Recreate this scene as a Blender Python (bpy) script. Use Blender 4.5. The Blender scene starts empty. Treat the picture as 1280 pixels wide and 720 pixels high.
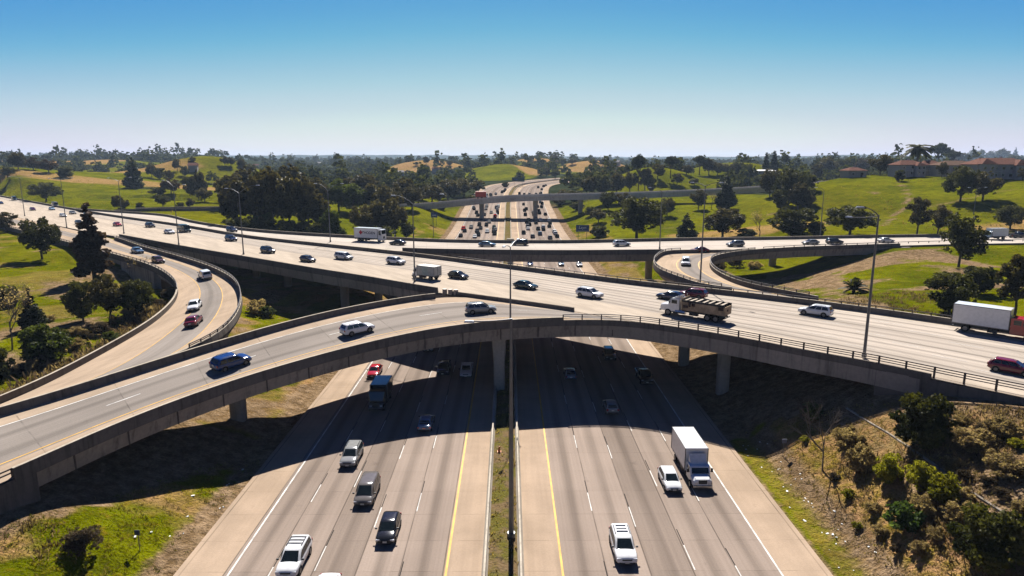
import bpy, bmesh, math, random
import numpy as np
from mathutils import Vector, Matrix
from mathutils.kdtree import KDTree

random.seed(7)
rng = np.random.default_rng(11)
S = bpy.context.scene
COL = S.collection
R = math.radians

# ------------------------------------------------------------------ camera
CAM = Vector((0.0, 0.0, 34.0))
PITCH, YAW, FPX = R(10.9), R(0.276), 830.0
FWD = Vector((math.sin(YAW) * math.cos(PITCH), math.cos(YAW) * math.cos(PITCH), -math.sin(PITCH)))
RGT = Vector((math.cos(YAW), -math.sin(YAW), 0.0))
UPV = RGT.cross(FWD)
cd = bpy.data.cameras.new('camera')
cd.sensor_width = 36.0
cd.lens = FPX / 1280 * 36
cd.clip_start = 0.5
cd.clip_end = 30000
cam = bpy.data.objects.new('camera', cd)
COL.objects.link(cam)
cam.location = CAM
cam.rotation_euler = (math.pi / 2 - PITCH, 0, -YAW)
S.camera = cam


def ray(px, py):
    return FWD + RGT * ((px - 640) / FPX) + UPV * ((360 - py) / FPX)


def at(px, py, z=0.0):
    d = ray(px, py)
    t = (z - CAM.z) / d.z
    return CAM + d * t


def depth(p):
    return (Vector(p) - CAM).dot(FWD)


# ------------------------------------------------------------------ objects
def tag(o, label=None, cat=None, group=None, kind=None):
    if label: o['label'] = label
    if cat: o['category'] = cat
    if group: o['group'] = group
    if kind: o['kind'] = kind
    return o


KIDS = {}


def link(o, parent=None):
    COL.objects.link(o)
    if parent is not None:
        o.parent = parent
        KIDS.setdefault(parent.session_uid, []).append(o)
    return o


def empty(name, loc=(0, 0, 0), rz=0.0):
    o = bpy.data.objects.new(name, None)
    o.empty_display_size = 0.5
    o.location = loc
    o.rotation_euler = (0, 0, rz)
    return link(o)


def copy_tree(o, parent=None):
    c = o.copy()
    link(c, parent)
    for k in list(KIDS.get(o.session_uid, [])):
        copy_tree(k, c)
    return c


def finish(me, smooth=None):
    if smooth is not None:
        me.polygons.foreach_set('use_smooth', [True] * len(me.polygons))
        me.set_sharp_from_angle(angle=R(smooth))
    me.update()


class MB:
    """collects shapes, builds one mesh"""

    def __init__(s):
        s.v = []; s.f = []; s.m = []; s.uv = {}

    def add(s, vs, fs, m=0):
        b = len(s.v)
        s.v += [tuple(p) for p in vs]
        for f in fs:
            s.f.append(tuple(b + i for i in f)); s.m.append(m)
        return s

    def box(s, c, d, rz=0.0, m=0, taper=1.0, M=None):
        x, y, z = (k / 2 for k in d)
        vs = []
        for sx, sy, sz in ((-1, -1, -1), (1, -1, -1), (1, 1, -1), (-1, 1, -1), (-1, -1, 1), (1, -1, 1), (1, 1, 1), (-1, 1, 1)):
            k = taper if sz > 0 else 1
            p = Vector((sx * x * k, sy * y * k, sz * z))
            if rz: p.rotate(Matrix.Rotation(rz, 3, 'Z'))
            p += Vector(c)
            vs.append(M @ p if M else p)
        return s.add(vs, ((0, 3, 2, 1), (4, 5, 6, 7), (0, 1, 5, 4), (1, 2, 6, 5), (2, 3, 7, 6), (3, 0, 4, 7)), m)

    def hexa(s, vs, m=0):
        return s.add(vs, ((0, 3, 2, 1), (4, 5, 6, 7), (0, 1, 5, 4), (1, 2, 6, 5), (2, 3, 7, 6), (3, 0, 4, 7)), m)

    def tube(s, path, rad, n=8, m=0, cap=True):
        P = [Vector(p) for p in path]
        if not hasattr(rad, '__len__'): rad = [rad] * len(P)
        rings = []
        for i, p in enumerate(P):
            t = (P[min(i + 1, len(P) - 1)] - P[max(i - 1, 0)]).normalized()
            a = Vector((0, 0, 1)) if abs(t.z) < 0.9 else Vector((1, 0, 0))
            u = t.cross(a).normalized(); w = t.cross(u)
            rings.append([p + (u * math.cos(k * 2 * math.pi / n) + w * math.sin(k * 2 * math.pi / n)) * rad[i] for k in range(n)])
        vs = [q for r in rings for q in r]
        fs = []
        for i in range(len(P) - 1):
            for k in range(n):
                a, b = i * n + k, i * n + (k + 1) % n
                fs.append((a, b, b + n, a + n))
        if cap:
            fs.append(tuple(range(n - 1, -1, -1)))
            fs.append(tuple((len(P) - 1) * n + k for k in range(n)))
        return s.add(vs, fs, m)

    def loft(s, rings, m=0, cap=True):
        n = len(rings[0]); vs = [q for r in rings for q in r]; fs = []
        for i in range(len(rings) - 1):
            for k in range(n):
                a, b = i * n + k, i * n + (k + 1) % n
                fs.append((a, b, b + n, a + n))
        if cap:
            fs.append(tuple(range(n - 1, -1, -1)))
            fs.append(tuple((len(rings) - 1) * n + k for k in range(n)))
        return s.add(vs, fs, m)

    def mesh(s, name, mats, smooth=None, bevel=0.0, recalc=True, seg=2):
        me = bpy.data.meshes.new(name)
        me.from_pydata(s.v, [], s.f)
        for mt in (mats if isinstance(mats, (list, tuple)) else [mats]): me.materials.append(mt)
        me.polygons.foreach_set('material_index', s.m)
        if recalc or bevel:
            bm = bmesh.new(); bm.from_mesh(me)
            if recalc: bmesh.ops.recalc_face_normals(bm, faces=bm.faces)
            if bevel:
                ed = [e for e in bm.edges if len(e.link_faces) == 2 and e.calc_face_angle(0) > 0.6]
                bmesh.ops.bevel(bm, geom=ed, offset=bevel, segments=seg, affect='EDGES', clamp_overlap=True)
            bm.to_mesh(me); bm.free()
        finish(me, smooth)
        return me

    def build(s, name, mats, parent=None, smooth=None, bevel=0.0, recalc=True, seg=2):
        o = bpy.data.objects.new(name, s.mesh(name, mats, smooth, bevel, recalc, seg))
        return link(o, parent)


def mesh_np(name, v, f, mats, mi=None):
    me = bpy.data.meshes.new(name)
    v = np.asarray(v, np.float32); f = np.asarray(f, np.int32)
    k = f.shape[1]
    me.vertices.add(len(v)); me.vertices.foreach_set('co', v.ravel())
    me.loops.add(f.size); me.loops.foreach_set('vertex_index', f.ravel())
    me.polygons.add(len(f))
    me.polygons.foreach_set('loop_start', np.arange(0, f.size, k, dtype=np.int32))
    if mi is not None: me.polygons.foreach_set('material_index', np.asarray(mi, np.int32))
    for mt in (mats if isinstance(mats, (list, tuple)) else [mats]): me.materials.append(mt)
    me.update(calc_edges=True)
    me.validate()
    return me


# ------------------------------------------------------------------ materials
class NT:
    alb = 0.66      # the whole palette, set against the exposure

    def __init__(s, name):
        s.mat = bpy.data.materials.new(name); s.mat.use_nodes = True
        s.t = s.mat.node_tree
        s.bsdf = s.t.nodes['Principled BSDF']

    def n(s, typ, **kw):
        nd = s.t.nodes.new(typ)
        for k, v in kw.items(): setattr(nd, k, v)
        return nd

    def put(s, sock, v):
        if isinstance(v, bpy.types.NodeSocket): s.t.links.new(v, sock)
        elif v is not None:
            if hasattr(v, '__len__') and len(v) == 3 and sock.type == 'RGBA': v = (*v, 1)
            sock.default_value = v

    def m(s, op, a, b=None, c=None, clamp=False):
        nd = s.n('ShaderNodeMath', operation=op); nd.use_clamp = clamp
        s.put(nd.inputs[0], a)
        if b is not None: s.put(nd.inputs[1], b)
        if c is not None: s.put(nd.inputs[2], c)
        return nd.outputs[0]

    def step(s, v, lo, hi, a=0.0, b=1.0):
        nd = s.n('ShaderNodeMapRange', interpolation_type='SMOOTHSTEP')
        for i, q in enumerate((v, lo, hi, a, b)): s.put(nd.inputs[i], q)
        return nd.outputs[0]

    def mix(s, fac, a, b, mode='MIX'):
        nd = s.n('ShaderNodeMix', data_type='RGBA', blend_type=mode)
        s.put(nd.inputs['Factor'], fac); s.put(nd.inputs[6], a); s.put(nd.inputs[7], b)
        return nd.outputs[2]

    def noise(s, vec, scale, detail=4.0, rough=0.55, out=0):
        nd = s.n('ShaderNodeTexNoise')
        if vec is not None: s.put(nd.inputs['Vector'], vec)
        nd.inputs['Scale'].default_value = scale; nd.inputs['Detail'].default_value = detail; nd.inputs['Roughness'].default_value = rough
        return nd.outputs[out]

    def comb(s, x, y, z=0.0):
        nd = s.n('ShaderNodeCombineXYZ')
        for i, q in enumerate((x, y, z)): s.put(nd.inputs[i], q)
        return nd.outputs[0]

    def sep(s, vec):
        nd = s.n('ShaderNodeSeparateXYZ'); s.put(nd.inputs[0], vec); return nd.outputs

    def pos(s):
        return s.n('ShaderNodeNewGeometry').outputs['Position']

    def obj(s):
        return s.n('ShaderNodeTexCoord').outputs['Object']

    def rand(s):
        return s.n('ShaderNodeObjectInfo').outputs['Random']

    def island(s):
        return s.n('ShaderNodeNewGeometry').outputs['Random Per Island']

    def bump(s, h, strength=0.3, dist=0.05):
        nd = s.n('ShaderNodeBump'); nd.inputs['Strength'].default_value = strength; nd.inputs['Distance'].default_value = dist
        s.put(nd.inputs['Height'], h); s.put(s.bsdf.inputs['Normal'], nd.outputs[0])

    def done(s, col, rough=0.8, metal=0.0, spec=0.3, coat=0.0):
        if rough.__class__ is not bpy.types.NodeSocketFloat and not metal and isinstance(rough, float) and rough >= .8: spec = 0.0
        a = s.alb
        col = s.mix(1.0, col, (a, a, a), 'MULTIPLY') if isinstance(col, bpy.types.NodeSocket) else tuple(q * a for q in col[:3])
        s.put(s.bsdf.inputs['Base Color'], col); s.put(s.bsdf.inputs['Roughness'], rough)
        s.put(s.bsdf.inputs['Metallic'], metal); s.put(s.bsdf.inputs['Specular IOR Level'], spec)
        if coat:
            s.bsdf.inputs['Coat Weight'].default_value = coat; s.bsdf.inputs['Coat Roughness'].default_value = 0.06
        return s.mat


def simple(name, col, rough=0.7, metal=0.0, spec=0.3, var=0.12, scale=3.0, coat=0.0):
    k = NT(name)
    f = k.step(k.noise(k.obj(), scale, 5), 0.3, 0.7, 1 - var, 1 + var)
    c = k.mix(1.0, col, k.comb(f, f, f), 'MULTIPLY')
    return k.done(c, rough, metal, spec, coat)


def paint(name, col, metal=0.0, rough=0.12, coat=0.0):
    k = NT(name); k.alb = .85
    g = k.step(k.noise(k.obj(), 2.5, 4), 0.35, 0.75, 1.0, 0.86)
    c = k.mix(1.0, col, k.comb(g, g, g), 'MULTIPLY')
    return k.done(c, rough, 0.0, 0.5, coat)


def concrete(name, col, stain=0.35, joint=None):
    k = NT(name)
    p = k.pos(); x, y, z = k.sep(p)
    big = k.step(k.noise(p, 0.12, 4), 0.35, 0.7, 0.88, 1.1)
    fine = k.step(k.noise(p, 2.6, 6), 0.3, 0.7, 0.92, 1.07)
    drip = k.noise(k.comb(k.m('MULTIPLY', x, 1.3), k.m('MULTIPLY', y, 1.3), k.m('MULTIPLY', z, 0.12)), 1.0, 5, 0.65)
    dr = k.step(drip, 0.48, 0.72, 1.0, 1 - stain)
    f = k.m('MULTIPLY', k.m('MULTIPLY', big, fine), dr)
    c = k.mix(1.0, col, k.comb(f, f, k.m('MULTIPLY', f, 0.99)), 'MULTIPLY')
    k.bump(k.noise(p, 5, 5), 0.25, 0.03)
    return k.done(c, 0.85, 0, 0.25)


def road_mat(name, lane, shoulder, u0, lw, n, vary=0.1, streak=0.3, joint=4.6, lanejoint=0.35, worn=(0.9, 1.08), asph=0.0):
    """UV.x = metres across, UV.y = metres along"""
    k = NT(name)
    uv = k.n('ShaderNodeUVMap', uv_map='UVMap').outputs[0]
    u, v, _ = k.sep(uv)
    q = k.m('DIVIDE', k.m('SUBTRACT', u, u0), lw)
    idx = k.m('FLOOR', q); fr = k.m('FRACT', q)
    inl = k.m('MULTIPLY', k.m('GREATER_THAN', q, 0.0), k.m('LESS_THAN', q, float(n)))
    wn = k.n('ShaderNodeTexWhiteNoise', noise_dimensions='2D')
    slab = k.m('FLOOR', k.m('DIVIDE', v, joint * 9))
    k.put(wn.inputs['Vector'], k.comb(idx, k.m('MULTIPLY', slab, 0.0)))
    tone = k.m('ADD', 1 - vary, k.m('MULTIPLY', wn.outputs['Value'], 2 * vary))
    wn2 = k.n('ShaderNodeTexWhiteNoise', noise_dimensions='2D')
    k.put(wn2.inputs['Vector'], k.comb(idx, k.m('FLOOR', k.m('DIVIDE', v, joint))))
    tone = k.m('MULTIPLY', tone, k.m('ADD', 0.965, k.m('MULTIPLY', wn2.outputs['Value'], 0.07)))
    # oil streak in the lane centre + faint wheel bands
    wob = k.noise(k.comb(k.m('MULTIPLY', u, 0.25), k.m('MULTIPLY', v, 0.02)), 1.0, 3)
    dc = k.m('ABSOLUTE', k.m('ADD', k.m('SUBTRACT', fr, 0.5), k.m('MULTIPLY', k.m('SUBTRACT', wob, 0.5), 0.22)))
    mod = k.step(k.noise(k.comb(k.m('MULTIPLY', u, 0.4), k.m('MULTIPLY', v, 0.012)), 1.0, 5), 0.3, 0.65, 0.35, 1.0)
    oil = k.m('MULTIPLY', k.step(dc, 0.02, 0.23, streak, 0.0), mod)
    fib = k.step(k.noise(k.comb(k.m('MULTIPLY', u, 3.2), k.m('MULTIPLY', v, 0.03)), 1.0, 5, 0.6), 0.3, 0.7, 0.93, 1.06)
    lt = k.m('MULTIPLY', k.m('MULTIPLY', tone, k.m('SUBTRACT', 1.0, oil)), fib)
    lanec = k.mix(1.0, lane, k.comb(lt, lt, lt), 'MULTIPLY')
    sh = k.m('MULTIPLY', k.step(k.noise(uv, 0.22, 5), 0.3, 0.7, 0.9, 1.08), k.step(k.noise(k.comb(k.m('MULTIPLY', u, 1.2), k.m('MULTIPLY', v, 0.05)), 1, 4), 0.3, 0.75, 1.04, 0.9))
    shc = k.mix(1.0, shoulder, k.comb(sh, sh, sh), 'MULTIPLY')
    c = k.mix(inl, shc, lanec)
    # joints
    jf = k.m('ABSOLUTE', k.m('SUBTRACT', k.m('FRACT', k.m('DIVIDE', v, joint)), 0.5))
    jt = k.m('MULTIPLY', k.step(jf, 0.488, 0.499, 0.0, 0.34), k.step(k.noise(uv, 0.4, 2), 0.4, 0.6, 0.2, 1.0))
    lj = k.m('ABSOLUTE', k.m('SUBTRACT', k.m('FRACT', k.m('ADD', q, 0.5)), 0.5))
    ljn = k.m('MULTIPLY', k.step(lj, 0.010, 0.022, lanejoint, 0.0), k.step(k.noise(k.comb(u, k.m('MULTIPLY', v, 0.15)), 1, 3), 0.35, 0.6, 0.35, 1.0))
    dark = k.m('MAXIMUM', jt, ljn)
    # blotches and fine grain
    bl = k.step(k.noise(uv, 0.5, 7, 0.62), 0.62, 0.76, 0.0, 0.26)
    dark = k.m('MAXIMUM', dark, k.m('MULTIPLY', bl, 0.8))
    g = k.m('MULTIPLY', k.step(k.noise(uv, 6, 4), 0.3, 0.7, 0.95, 1.05), k.step(k.noise(uv, 0.05, 4), 0.3, 0.7, worn[0], worn[1]))
    f = k.m('MULTIPLY', k.m('SUBTRACT', 1.0, dark), g)
    c = k.mix(1.0, c, k.comb(f, f, f), 'MULTIPLY')
    k.bump(k.noise(uv, 9, 3), 0.12, 0.02)
    return k.done(c, 0.88, 0, 0.2)


def leaf_mat(name, dark, light, tl=0.34, spec=0.08):
    k = NT(name)
    i = k.island(); r = k.rand()
    c = k.mix(k.step(k.noise(k.obj(), 0.55, 3), 0.35, 0.68), dark, light)
    v = k.m('ADD', 0.62, k.m('MULTIPLY', i, 0.76))
    v = k.m('MULTIPLY', v, k.m('ADD', 0.8, k.m('MULTIPLY', r, 0.4)))
    c = k.mix(1.0, c, k.comb(v, v, k.m('MULTIPLY', v, 0.95)), 'MULTIPLY')
    k.done(c, 0.6, 0, spec)
    # thin leaves let some sun through
    tr = k.n('ShaderNodeBsdfTranslucent'); k.put(tr.inputs['Color'], k.mix(1.0, c, (.85, .88, 0.5), 'MULTIPLY'))
    ms = k.n('ShaderNodeMixShader'); ms.inputs[0].default_value = tl
    out = k.t.nodes['Material Output']
    k.t.links.new(k.bsdf.outputs[0], ms.inputs[1]); k.t.links.new(tr.outputs[0], ms.inputs[2])
    k.t.links.new(ms.outputs[0], out.inputs['Surface'])
    return k.mat


M = {}
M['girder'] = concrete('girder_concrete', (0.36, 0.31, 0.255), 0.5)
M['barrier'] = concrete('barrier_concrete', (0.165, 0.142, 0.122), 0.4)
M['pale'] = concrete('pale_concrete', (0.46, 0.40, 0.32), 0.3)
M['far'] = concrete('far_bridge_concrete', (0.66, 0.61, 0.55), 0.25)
M['pier'] = concrete('pier_concrete', (0.40, 0.36, 0.30), 0.3)
M['freeway'] = road_mat('freeway_concrete', (0.265, 0.21, 0.172), (0.40, 0.30, 0.215), 3.4, 3.66, 5, 0.18, 0.34, 4.6, 0.5)
M['deckB'] = road_mat('overpass_concrete', (0.425, 0.365, 0.305), (0.46, 0.385, 0.305), 3.0, 3.66, 8, 0.11, 0.5, 6.0, 0.12)
M['deckC'] = road_mat('rear_overpass_concrete', (0.48, 0.42, 0.36), (0.48, 0.42, 0.35), 3.0, 3.66, 4, 0.05, 0.18, 6.0, 0.1)
M['deckA'] = road_mat('ramp_concrete', (0.27, 0.235, 0.205), (0.43, 0.33, 0.24), 3.0, 4.05, 2, 0.04, 0.3, 9.0, 0.05)
M['deckE'] = road_mat('loop_concrete', (0.27, 0.235, 0.205), (0.42, 0.32, 0.23), 4.84, 3.74, 1, 0.03, 0.26, 9.0, 0.05)
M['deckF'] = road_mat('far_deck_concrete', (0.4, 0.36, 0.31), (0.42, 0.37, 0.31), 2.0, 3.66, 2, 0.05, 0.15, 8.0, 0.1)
M['white_line'] = simple('white_road_paint', (0.62, 0.60, 0.56), 0.8, var=0.25, scale=0.8)
M['yellow_line'] = simple('yellow_road_paint', (0.62, 0.34, 0.04), 0.7, var=0.18, scale=0.8)
M['black_line'] = simple('black_contrast_paint', (0.035, 0.033, 0.032), 0.8)
M['rail'] = simple('weathered_rail_steel', (0.085, 0.065, 0.055), 0.6, 0.2)
M['railpale'] = simple('galvanised_rail', (0.22, 0.20, 0.18), 0.55, 0.3)
M['pole'] = simple('galvanised_pole', (0.17, 0.17, 0.17), 0.5, 0.5, 0.4)
M['lamp'] = simple('lamp_housing', (0.62, 0.63, 0.64), 0.4, 0.2)
M['bark'] = simple('bark', (0.10, 0.075, 0.055), 0.9, var=0.3, scale=2)
M['barkgrey'] = simple('grey_bark', (0.20, 0.165, 0.135), 0.9, var=0.3, scale=2)
M['leaf_oak'] = leaf_mat('oak_leaves', (0.022, 0.026, 0.008), (0.135, 0.125, 0.028))
M['leaf_euc'] = leaf_mat('eucalyptus_leaves', (0.028, 0.026, 0.011), (0.165, 0.125, 0.046))
M['leaf_red'] = leaf_mat('reddish_leaves', (0.030, 0.018, 0.012), (0.11, 0.062, 0.034))
M['leaf_pine'] = leaf_mat('pine_needles', (0.015, 0.022, 0.010), (0.07, 0.075, 0.024))
M['leaf_green'] = leaf_mat('fresh_leaves', (0.035, 0.05, 0.008), (0.13, 0.145, 0.022), .35)
M['leaf_lime'] = leaf_mat('yellow_green_leaves', (0.14, 0.135, 0.012), (0.33, 0.29, 0.03), .6)
M['leaf_gloss'] = leaf_mat('glossy_leaves', (0.03, 0.055, 0.012), (0.11, 0.15, 0.04), .35)
M['leaf_brush'] = leaf_mat('grey_brush_twigs', (0.20, 0.14, 0.085), (0.45, 0.33, 0.20), .6, 0)
M['leaf_dark'] = leaf_mat('dark_brush_leaves', (0.05, 0.036, 0.03), (0.13, 0.095, 0.075), .4, 0)
M['leaf_far'] = leaf_mat('far_wood_leaves', (0.022, 0.029, 0.011), (0.10, 0.098, 0.028), .22, 0)
# ------------------------------------------------------------------ freeway alignment
YC = np.array([-200, 0, 300, 420, 480, 540, 580, 625, 680, 750, 860, 1000, 1300])
XCv = np.array([0, 0, 0, 0, 1.5, 5.5, 11.5, 26, 47, 80, 140, 225, 420.])
ZC = np.array([0, 0, 0, 5.0, 8.6, 11.8, 12.8, 13.4, 13.8, 14.2, 15, 15, 15.])


def pchip(xs, ys, x):
    x = np.asarray(x, float)
    h = np.diff(xs); d = np.diff(ys) / h
    m = np.zeros(len(xs)); m[0] = d[0]; m[-1] = d[-1]
    for i in range(1, len(xs) - 1):
        if d[i - 1] * d[i] > 0:
            m[i] = 2 * d[i - 1] * d[i] / (d[i - 1] + d[i])
    i = np.clip(np.searchsorted(xs, x) - 1, 0, len(h) - 1)
    t = (x - xs[i]) / h[i]
    return ((1 + 2 * t) * (1 - t) ** 2 * ys[i] + t * (1 - t) ** 2 * h[i] * m[i] + t * t * (3 - 2 * t) * ys[i + 1] + t * t * (t - 1) * h[i] * m[i + 1])


def xc(y): return pchip(YC, XCv, np.clip(y, -200, 1300))
def zf(y): return pchip(YC, ZC, np.clip(y, -200, 1300))


def sst(a, b, x):
    t = np.clip((np.asarray(x, float) - a) / (b - a), 0, 1)
    return t * t * (3 - 2 * t)


# value noise for the land
_tab = rng.random((256, 256))


def vnoise(x, y):
    xi = np.floor(x).astype(int); yi = np.floor(y).astype(int)
    fx = x - xi; fy = y - yi
    fx = fx * fx * (3 - 2 * fx); fy = fy * fy * (3 - 2 * fy)
    g = lambda a, b: _tab[a & 255, b & 255]
    return (g(xi, yi) * (1 - fx) + g(xi + 1, yi) * fx) * (1 - fy) + (g(xi, yi + 1) * (1 - fx) + g(xi + 1, yi + 1) * fx) * fy


def fbm(x, y, o=4):
    s = 0; a = 0.5; t = 0
    for i in range(o):
        s = s + a * vnoise(x * 2 ** i + 17 * i, y * 2 ** i + 31 * i); t += a; a *= 0.5
    return s / t


def gauss(x, y, cx, cy, sx, sy, rot=0.0):
    c, s = math.cos(rot), math.sin(rot)
    dx, dy = x - cx, y - cy
    u, v = (dx * c + dy * s) / sx, (-dx * s + dy * c) / sy
    return np.exp(-(u * u + v * v))


HILLS = [  # cx, cy, height, sx, sy
    (-430, 520, 19, 150, 120), (-292, 660, 24, 62, 66), (-120, 1010, 24, 78, 78), (-300, 1420, 16, 120, 130), (-480, 840, 14, 80, 80),
    (-8, 870, 18, 62, 85), (126, 1010, 23, 80, 85), (60, 1250, 26, 100, 110), (112, 520, 18, 45, 45), (205, 610, 21, 65, 60),
    (-760, 1000, 20, 170, 150), (-900, 1300, 13, 260, 200), (-620, 1350, 20, 160, 150), (255, 232, 15, 62, 26), (420, 800, 18, 160, 120), (-560, 1050, 16, 100, 100)]


def far_h(x, y):
    h = 9.5 + 5.0 * (fbm(x / 160, y / 160) - 0.5) + 3.2 * (np.abs(fbm(x / 70 + 3, y / 70 + 8, 3) - .5) * 2) ** .8 * sst(200, 330, np.hypot(x, y))
    for cx, cy, a, sx, sy in HILLS:
        h = h + a * gauss(x, y, cx, cy, sx, sy)
    d = np.hypot((x - 262) / 125, (y - 312) / 95)
    h = h + 16.5 * (1 - sst(0.75, 1.35, d))
    rr = np.hypot(x, y)
    h = h + sst(1100, 1900, rr) * (2 + 34 * np.clip(fbm(x / 330 + 5, y / 420) - .22, 0, 1)) + sst(900, 2000, rr) * sst(-200, -900, x) * 1
    h = h + sst(2300, 3400, rr) * 16 * fbm(x / 900 + 9, y / 700 + 3) + sst(4200, 6200, rr) * 66 * fbm(x / 1500 + 3, y / 900)
    return h


NEAR_PX = [
    (0, 640, 4.9), (0, 720, 4.7), (60, 630, 4.2), (60, 700, 3.2), (105, 690, 2.4), (130, 627, 2.6), (170, 690, 1.4), (250, 640, .5), (200, 650, 1.2),
    (0, 480, 6.0), (60, 460, 6.2), (130, 425, 6.6), (190, 392, 7.0), (208, 366, 6.8), (0, 400, 7.2), (60, 400, 6.6), (120, 390, 6.8), (40, 340, 8.2),
    (0, 310, 9.9), (120, 330, 7.8), (165, 350, 6.6), (290, 420, 3.4), (320, 400, 3.0), (350, 390, 2.4),
    (1130, 360, 9.6), (1200, 385, 10.1), (1280, 395, 10.3), (1100, 330, 9.5), (1200, 330, 10.0), (1280, 320, 10.5), (1000, 352, 4.2), (960, 345, 2.6),
    (1020, 380, 7.6), (960, 335, 2.2), (880, 345, 1.5), (840, 345, .5), (960, 325, 3.0), (1050, 330, 6.2), (1100, 312, 9.8),
    (850, 292, 3), (900, 292, 5), (950, 290, 9), (1000, 290, 10.2), (1100, 290, 10.8), (1280, 287, 11.0), (1060, 372, 9.0)]
NEAR_XY = []
for y in (-60, 0, 25, 45):
    NEAR_XY += [(-29.5, y, .3), (-36, y, 1.9), (-42, y, 3.6), (-49, y, 5.2), (-62, y, 5.8), (-120, y, 6.2)]
    NEAR_XY += [(29, y, .3), (34, y, 2.6), (41, y, 7.3), (50, y, 9.6), (62, y, 10.2), (120, y, 10.4)]
NEAR_XY += [(-31, 60, .5), (-38, 60, 2.4), (-44, 60, 4.6), (-52, 62, 5.6), (-31, 75, .5), (-38, 75, 2.4), (-45, 78, 4.4), (-52, 84, 5.5),
            (-55, 110, 4.5), (-46, 100, 3.6), (-35, 100, 1.5), (-48, 120, 3.6), (-60, 140, 4.6), (-31, 90, .4), (-31, 130, .4), (-31, 200, .4), (-31, 280, .4),
            (-40, 130, 2), (-42, 160, 2.6), (-42, 200, 2.6), (-45, 260, 3), (-100, 190, 9.6), (-85, 180, 6.2), (-70, 170, 4), (-60, 220, 5), (-90, 240, 8),
            (-60, 180, 3.6), (-130, 215, 10.1), (-120, 180, 9.8), (-90, 155, 8.0), (-80, 133, 7.6), (-160, 160, 10), (-180, 225, 10.2), (-140, 290, 10.1), (-180, 330, 10),
            (29, 62, .3), (34, 62, 2.6), (41, 58, 7.6), (50, 58, 10), (29, 75, .3), (35, 75, 3.4), (44, 74, 8.4), (52, 62, 10.2), (29, 90, .3), (38, 90, 3.4), (48, 90, 8.4), (60, 92, 9.6),
            (29, 110, .3), (40, 110, 3.4), (52, 110, 7.2), (65, 110, 9.6), (75, 122, 9.9), (30, 150, .4), (31, 220, .6), (40, 220, 2.0), (70, 230, 5), (31, 280, .5),
            (60, 280, 4), (-75, 300, 5.5), (-60, 340, 6), (60, 350, 6), (100, 160, 9.8), (150, 150, 10.2)]
_pts = [(*at(px, py, z).xy, z) for px, py, z in NEAR_PX] + NEAR_XY
for k in range(28):
    a = 2 * math.pi * k / 28
    x, y = 330 * math.sin(a), 120 + 330 * math.cos(a)
    if abs(x) > 60: _pts.append((x, y, float(far_h(np.array([x]), np.array([y]))[0])))
_pts = np.array(_pts)


def _tps(r2):
    return 0.5 * r2 * np.log(r2 + 1e-9)


_K = _tps(((_pts[:, None, :2] - _pts[None, :, :2]) ** 2).sum(-1) / 1e4) + np.eye(len(_pts)) * 2e-4
_P = np.c_[np.ones(len(_pts)), _pts[:, :2] / 100]
_A = np.block([[_K, _P], [_P.T, np.zeros((3, 3))]])
_w = np.linalg.solve(_A, np.r_[_pts[:, 2], 0, 0, 0])


def near_h(x, y):
    sh = x.shape; q = np.c_[x.ravel(), y.ravel()]
    out = np.empty(len(q))
    for a in range(0, len(q), 20000):
        b = q[a:a + 20000]
        out[a:a + 20000] = _tps(((b[:, None, :] - _pts[None, :, :2]) ** 2).sum(-1) / 1e4) @ _w[:-3] + _w[-3] + b @ _w[-2:] / 100
    return out.reshape(sh)


def raw_h(x, y):
    x = np.asarray(x, float); y = np.asarray(y, float)
    r = np.hypot(x, y - 120)
    t = sst(190, 310, r)
    h = far_h(x, y)
    nm = t < 1
    if nm.any():
        n = np.clip(near_h(x[nm], y[nm]), -0.5, 14)
        h[nm] = n * (1 - t[nm]) + h[nm] * t[nm]
    h = h + (fbm(x / 7, y / 7, 3) - 0.5) * 0.5
    lat = np.abs(x - xc(y))
    z0 = zf(y)
    far = sst(240, 420, y)
    w = sst(28.2, 33 + 26 * far, lat) * sst(-1e9, 1, 1)
    w = np.where(y > 1250, 1.0, w)
    h = np.where((lat < 140) & (y < 1250), h * w + (z0 - 0.22) * (1 - w), h)
    # roadside ditch
    return h


DECKS = []      # (x, y, z, clearance radius) samples that the land must stay under
_kd = None


def land(x, y):
    x = np.atleast_1d(np.asarray(x, float)); y = np.atleast_1d(np.asarray(y, float))
    h = raw_h(x, y)
    if _kd is not None:
        near = np.where((np.abs(x) < 700) & (y < 560) & (y > -250))[0]
        for i in near:
            _, k, d = _kd.find((x[i], y[i], 0))
            mar = 2.2 + 0.018 * math.hypot(x[i], y[i])
            if d < mar: h[i] = min(h[i], DECKS[k][2] - 0.5)
            elif d < mar + 6 and DECKS[k][3]: h[i] = min(h[i], DECKS[k][2] - 0.5 + (d - mar) * 0.6)
    return h


def ground(px, py, t1=4000):
    """first point of the land on the line of sight through a place in the photo"""
    d = ray(px, py).normalized()
    t = np.geomspace(30, t1, 900)
    P = np.array(CAM)[None] + t[:, None] * np.array(d)[None]
    g = P[:, 2] - land(P[:, 0], P[:, 1])
    k = np.where(g < 0)[0]
    if len(k) == 0:
        return Vector(P[-1])
    i = max(k[0], 1)
    a = g[i - 1] / (g[i - 1] - g[i])
    p = Vector(P[i - 1]).lerp(Vector(P[i]), float(a))
    p.z = float(land(p.x, p.y)[0])
    return p


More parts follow.
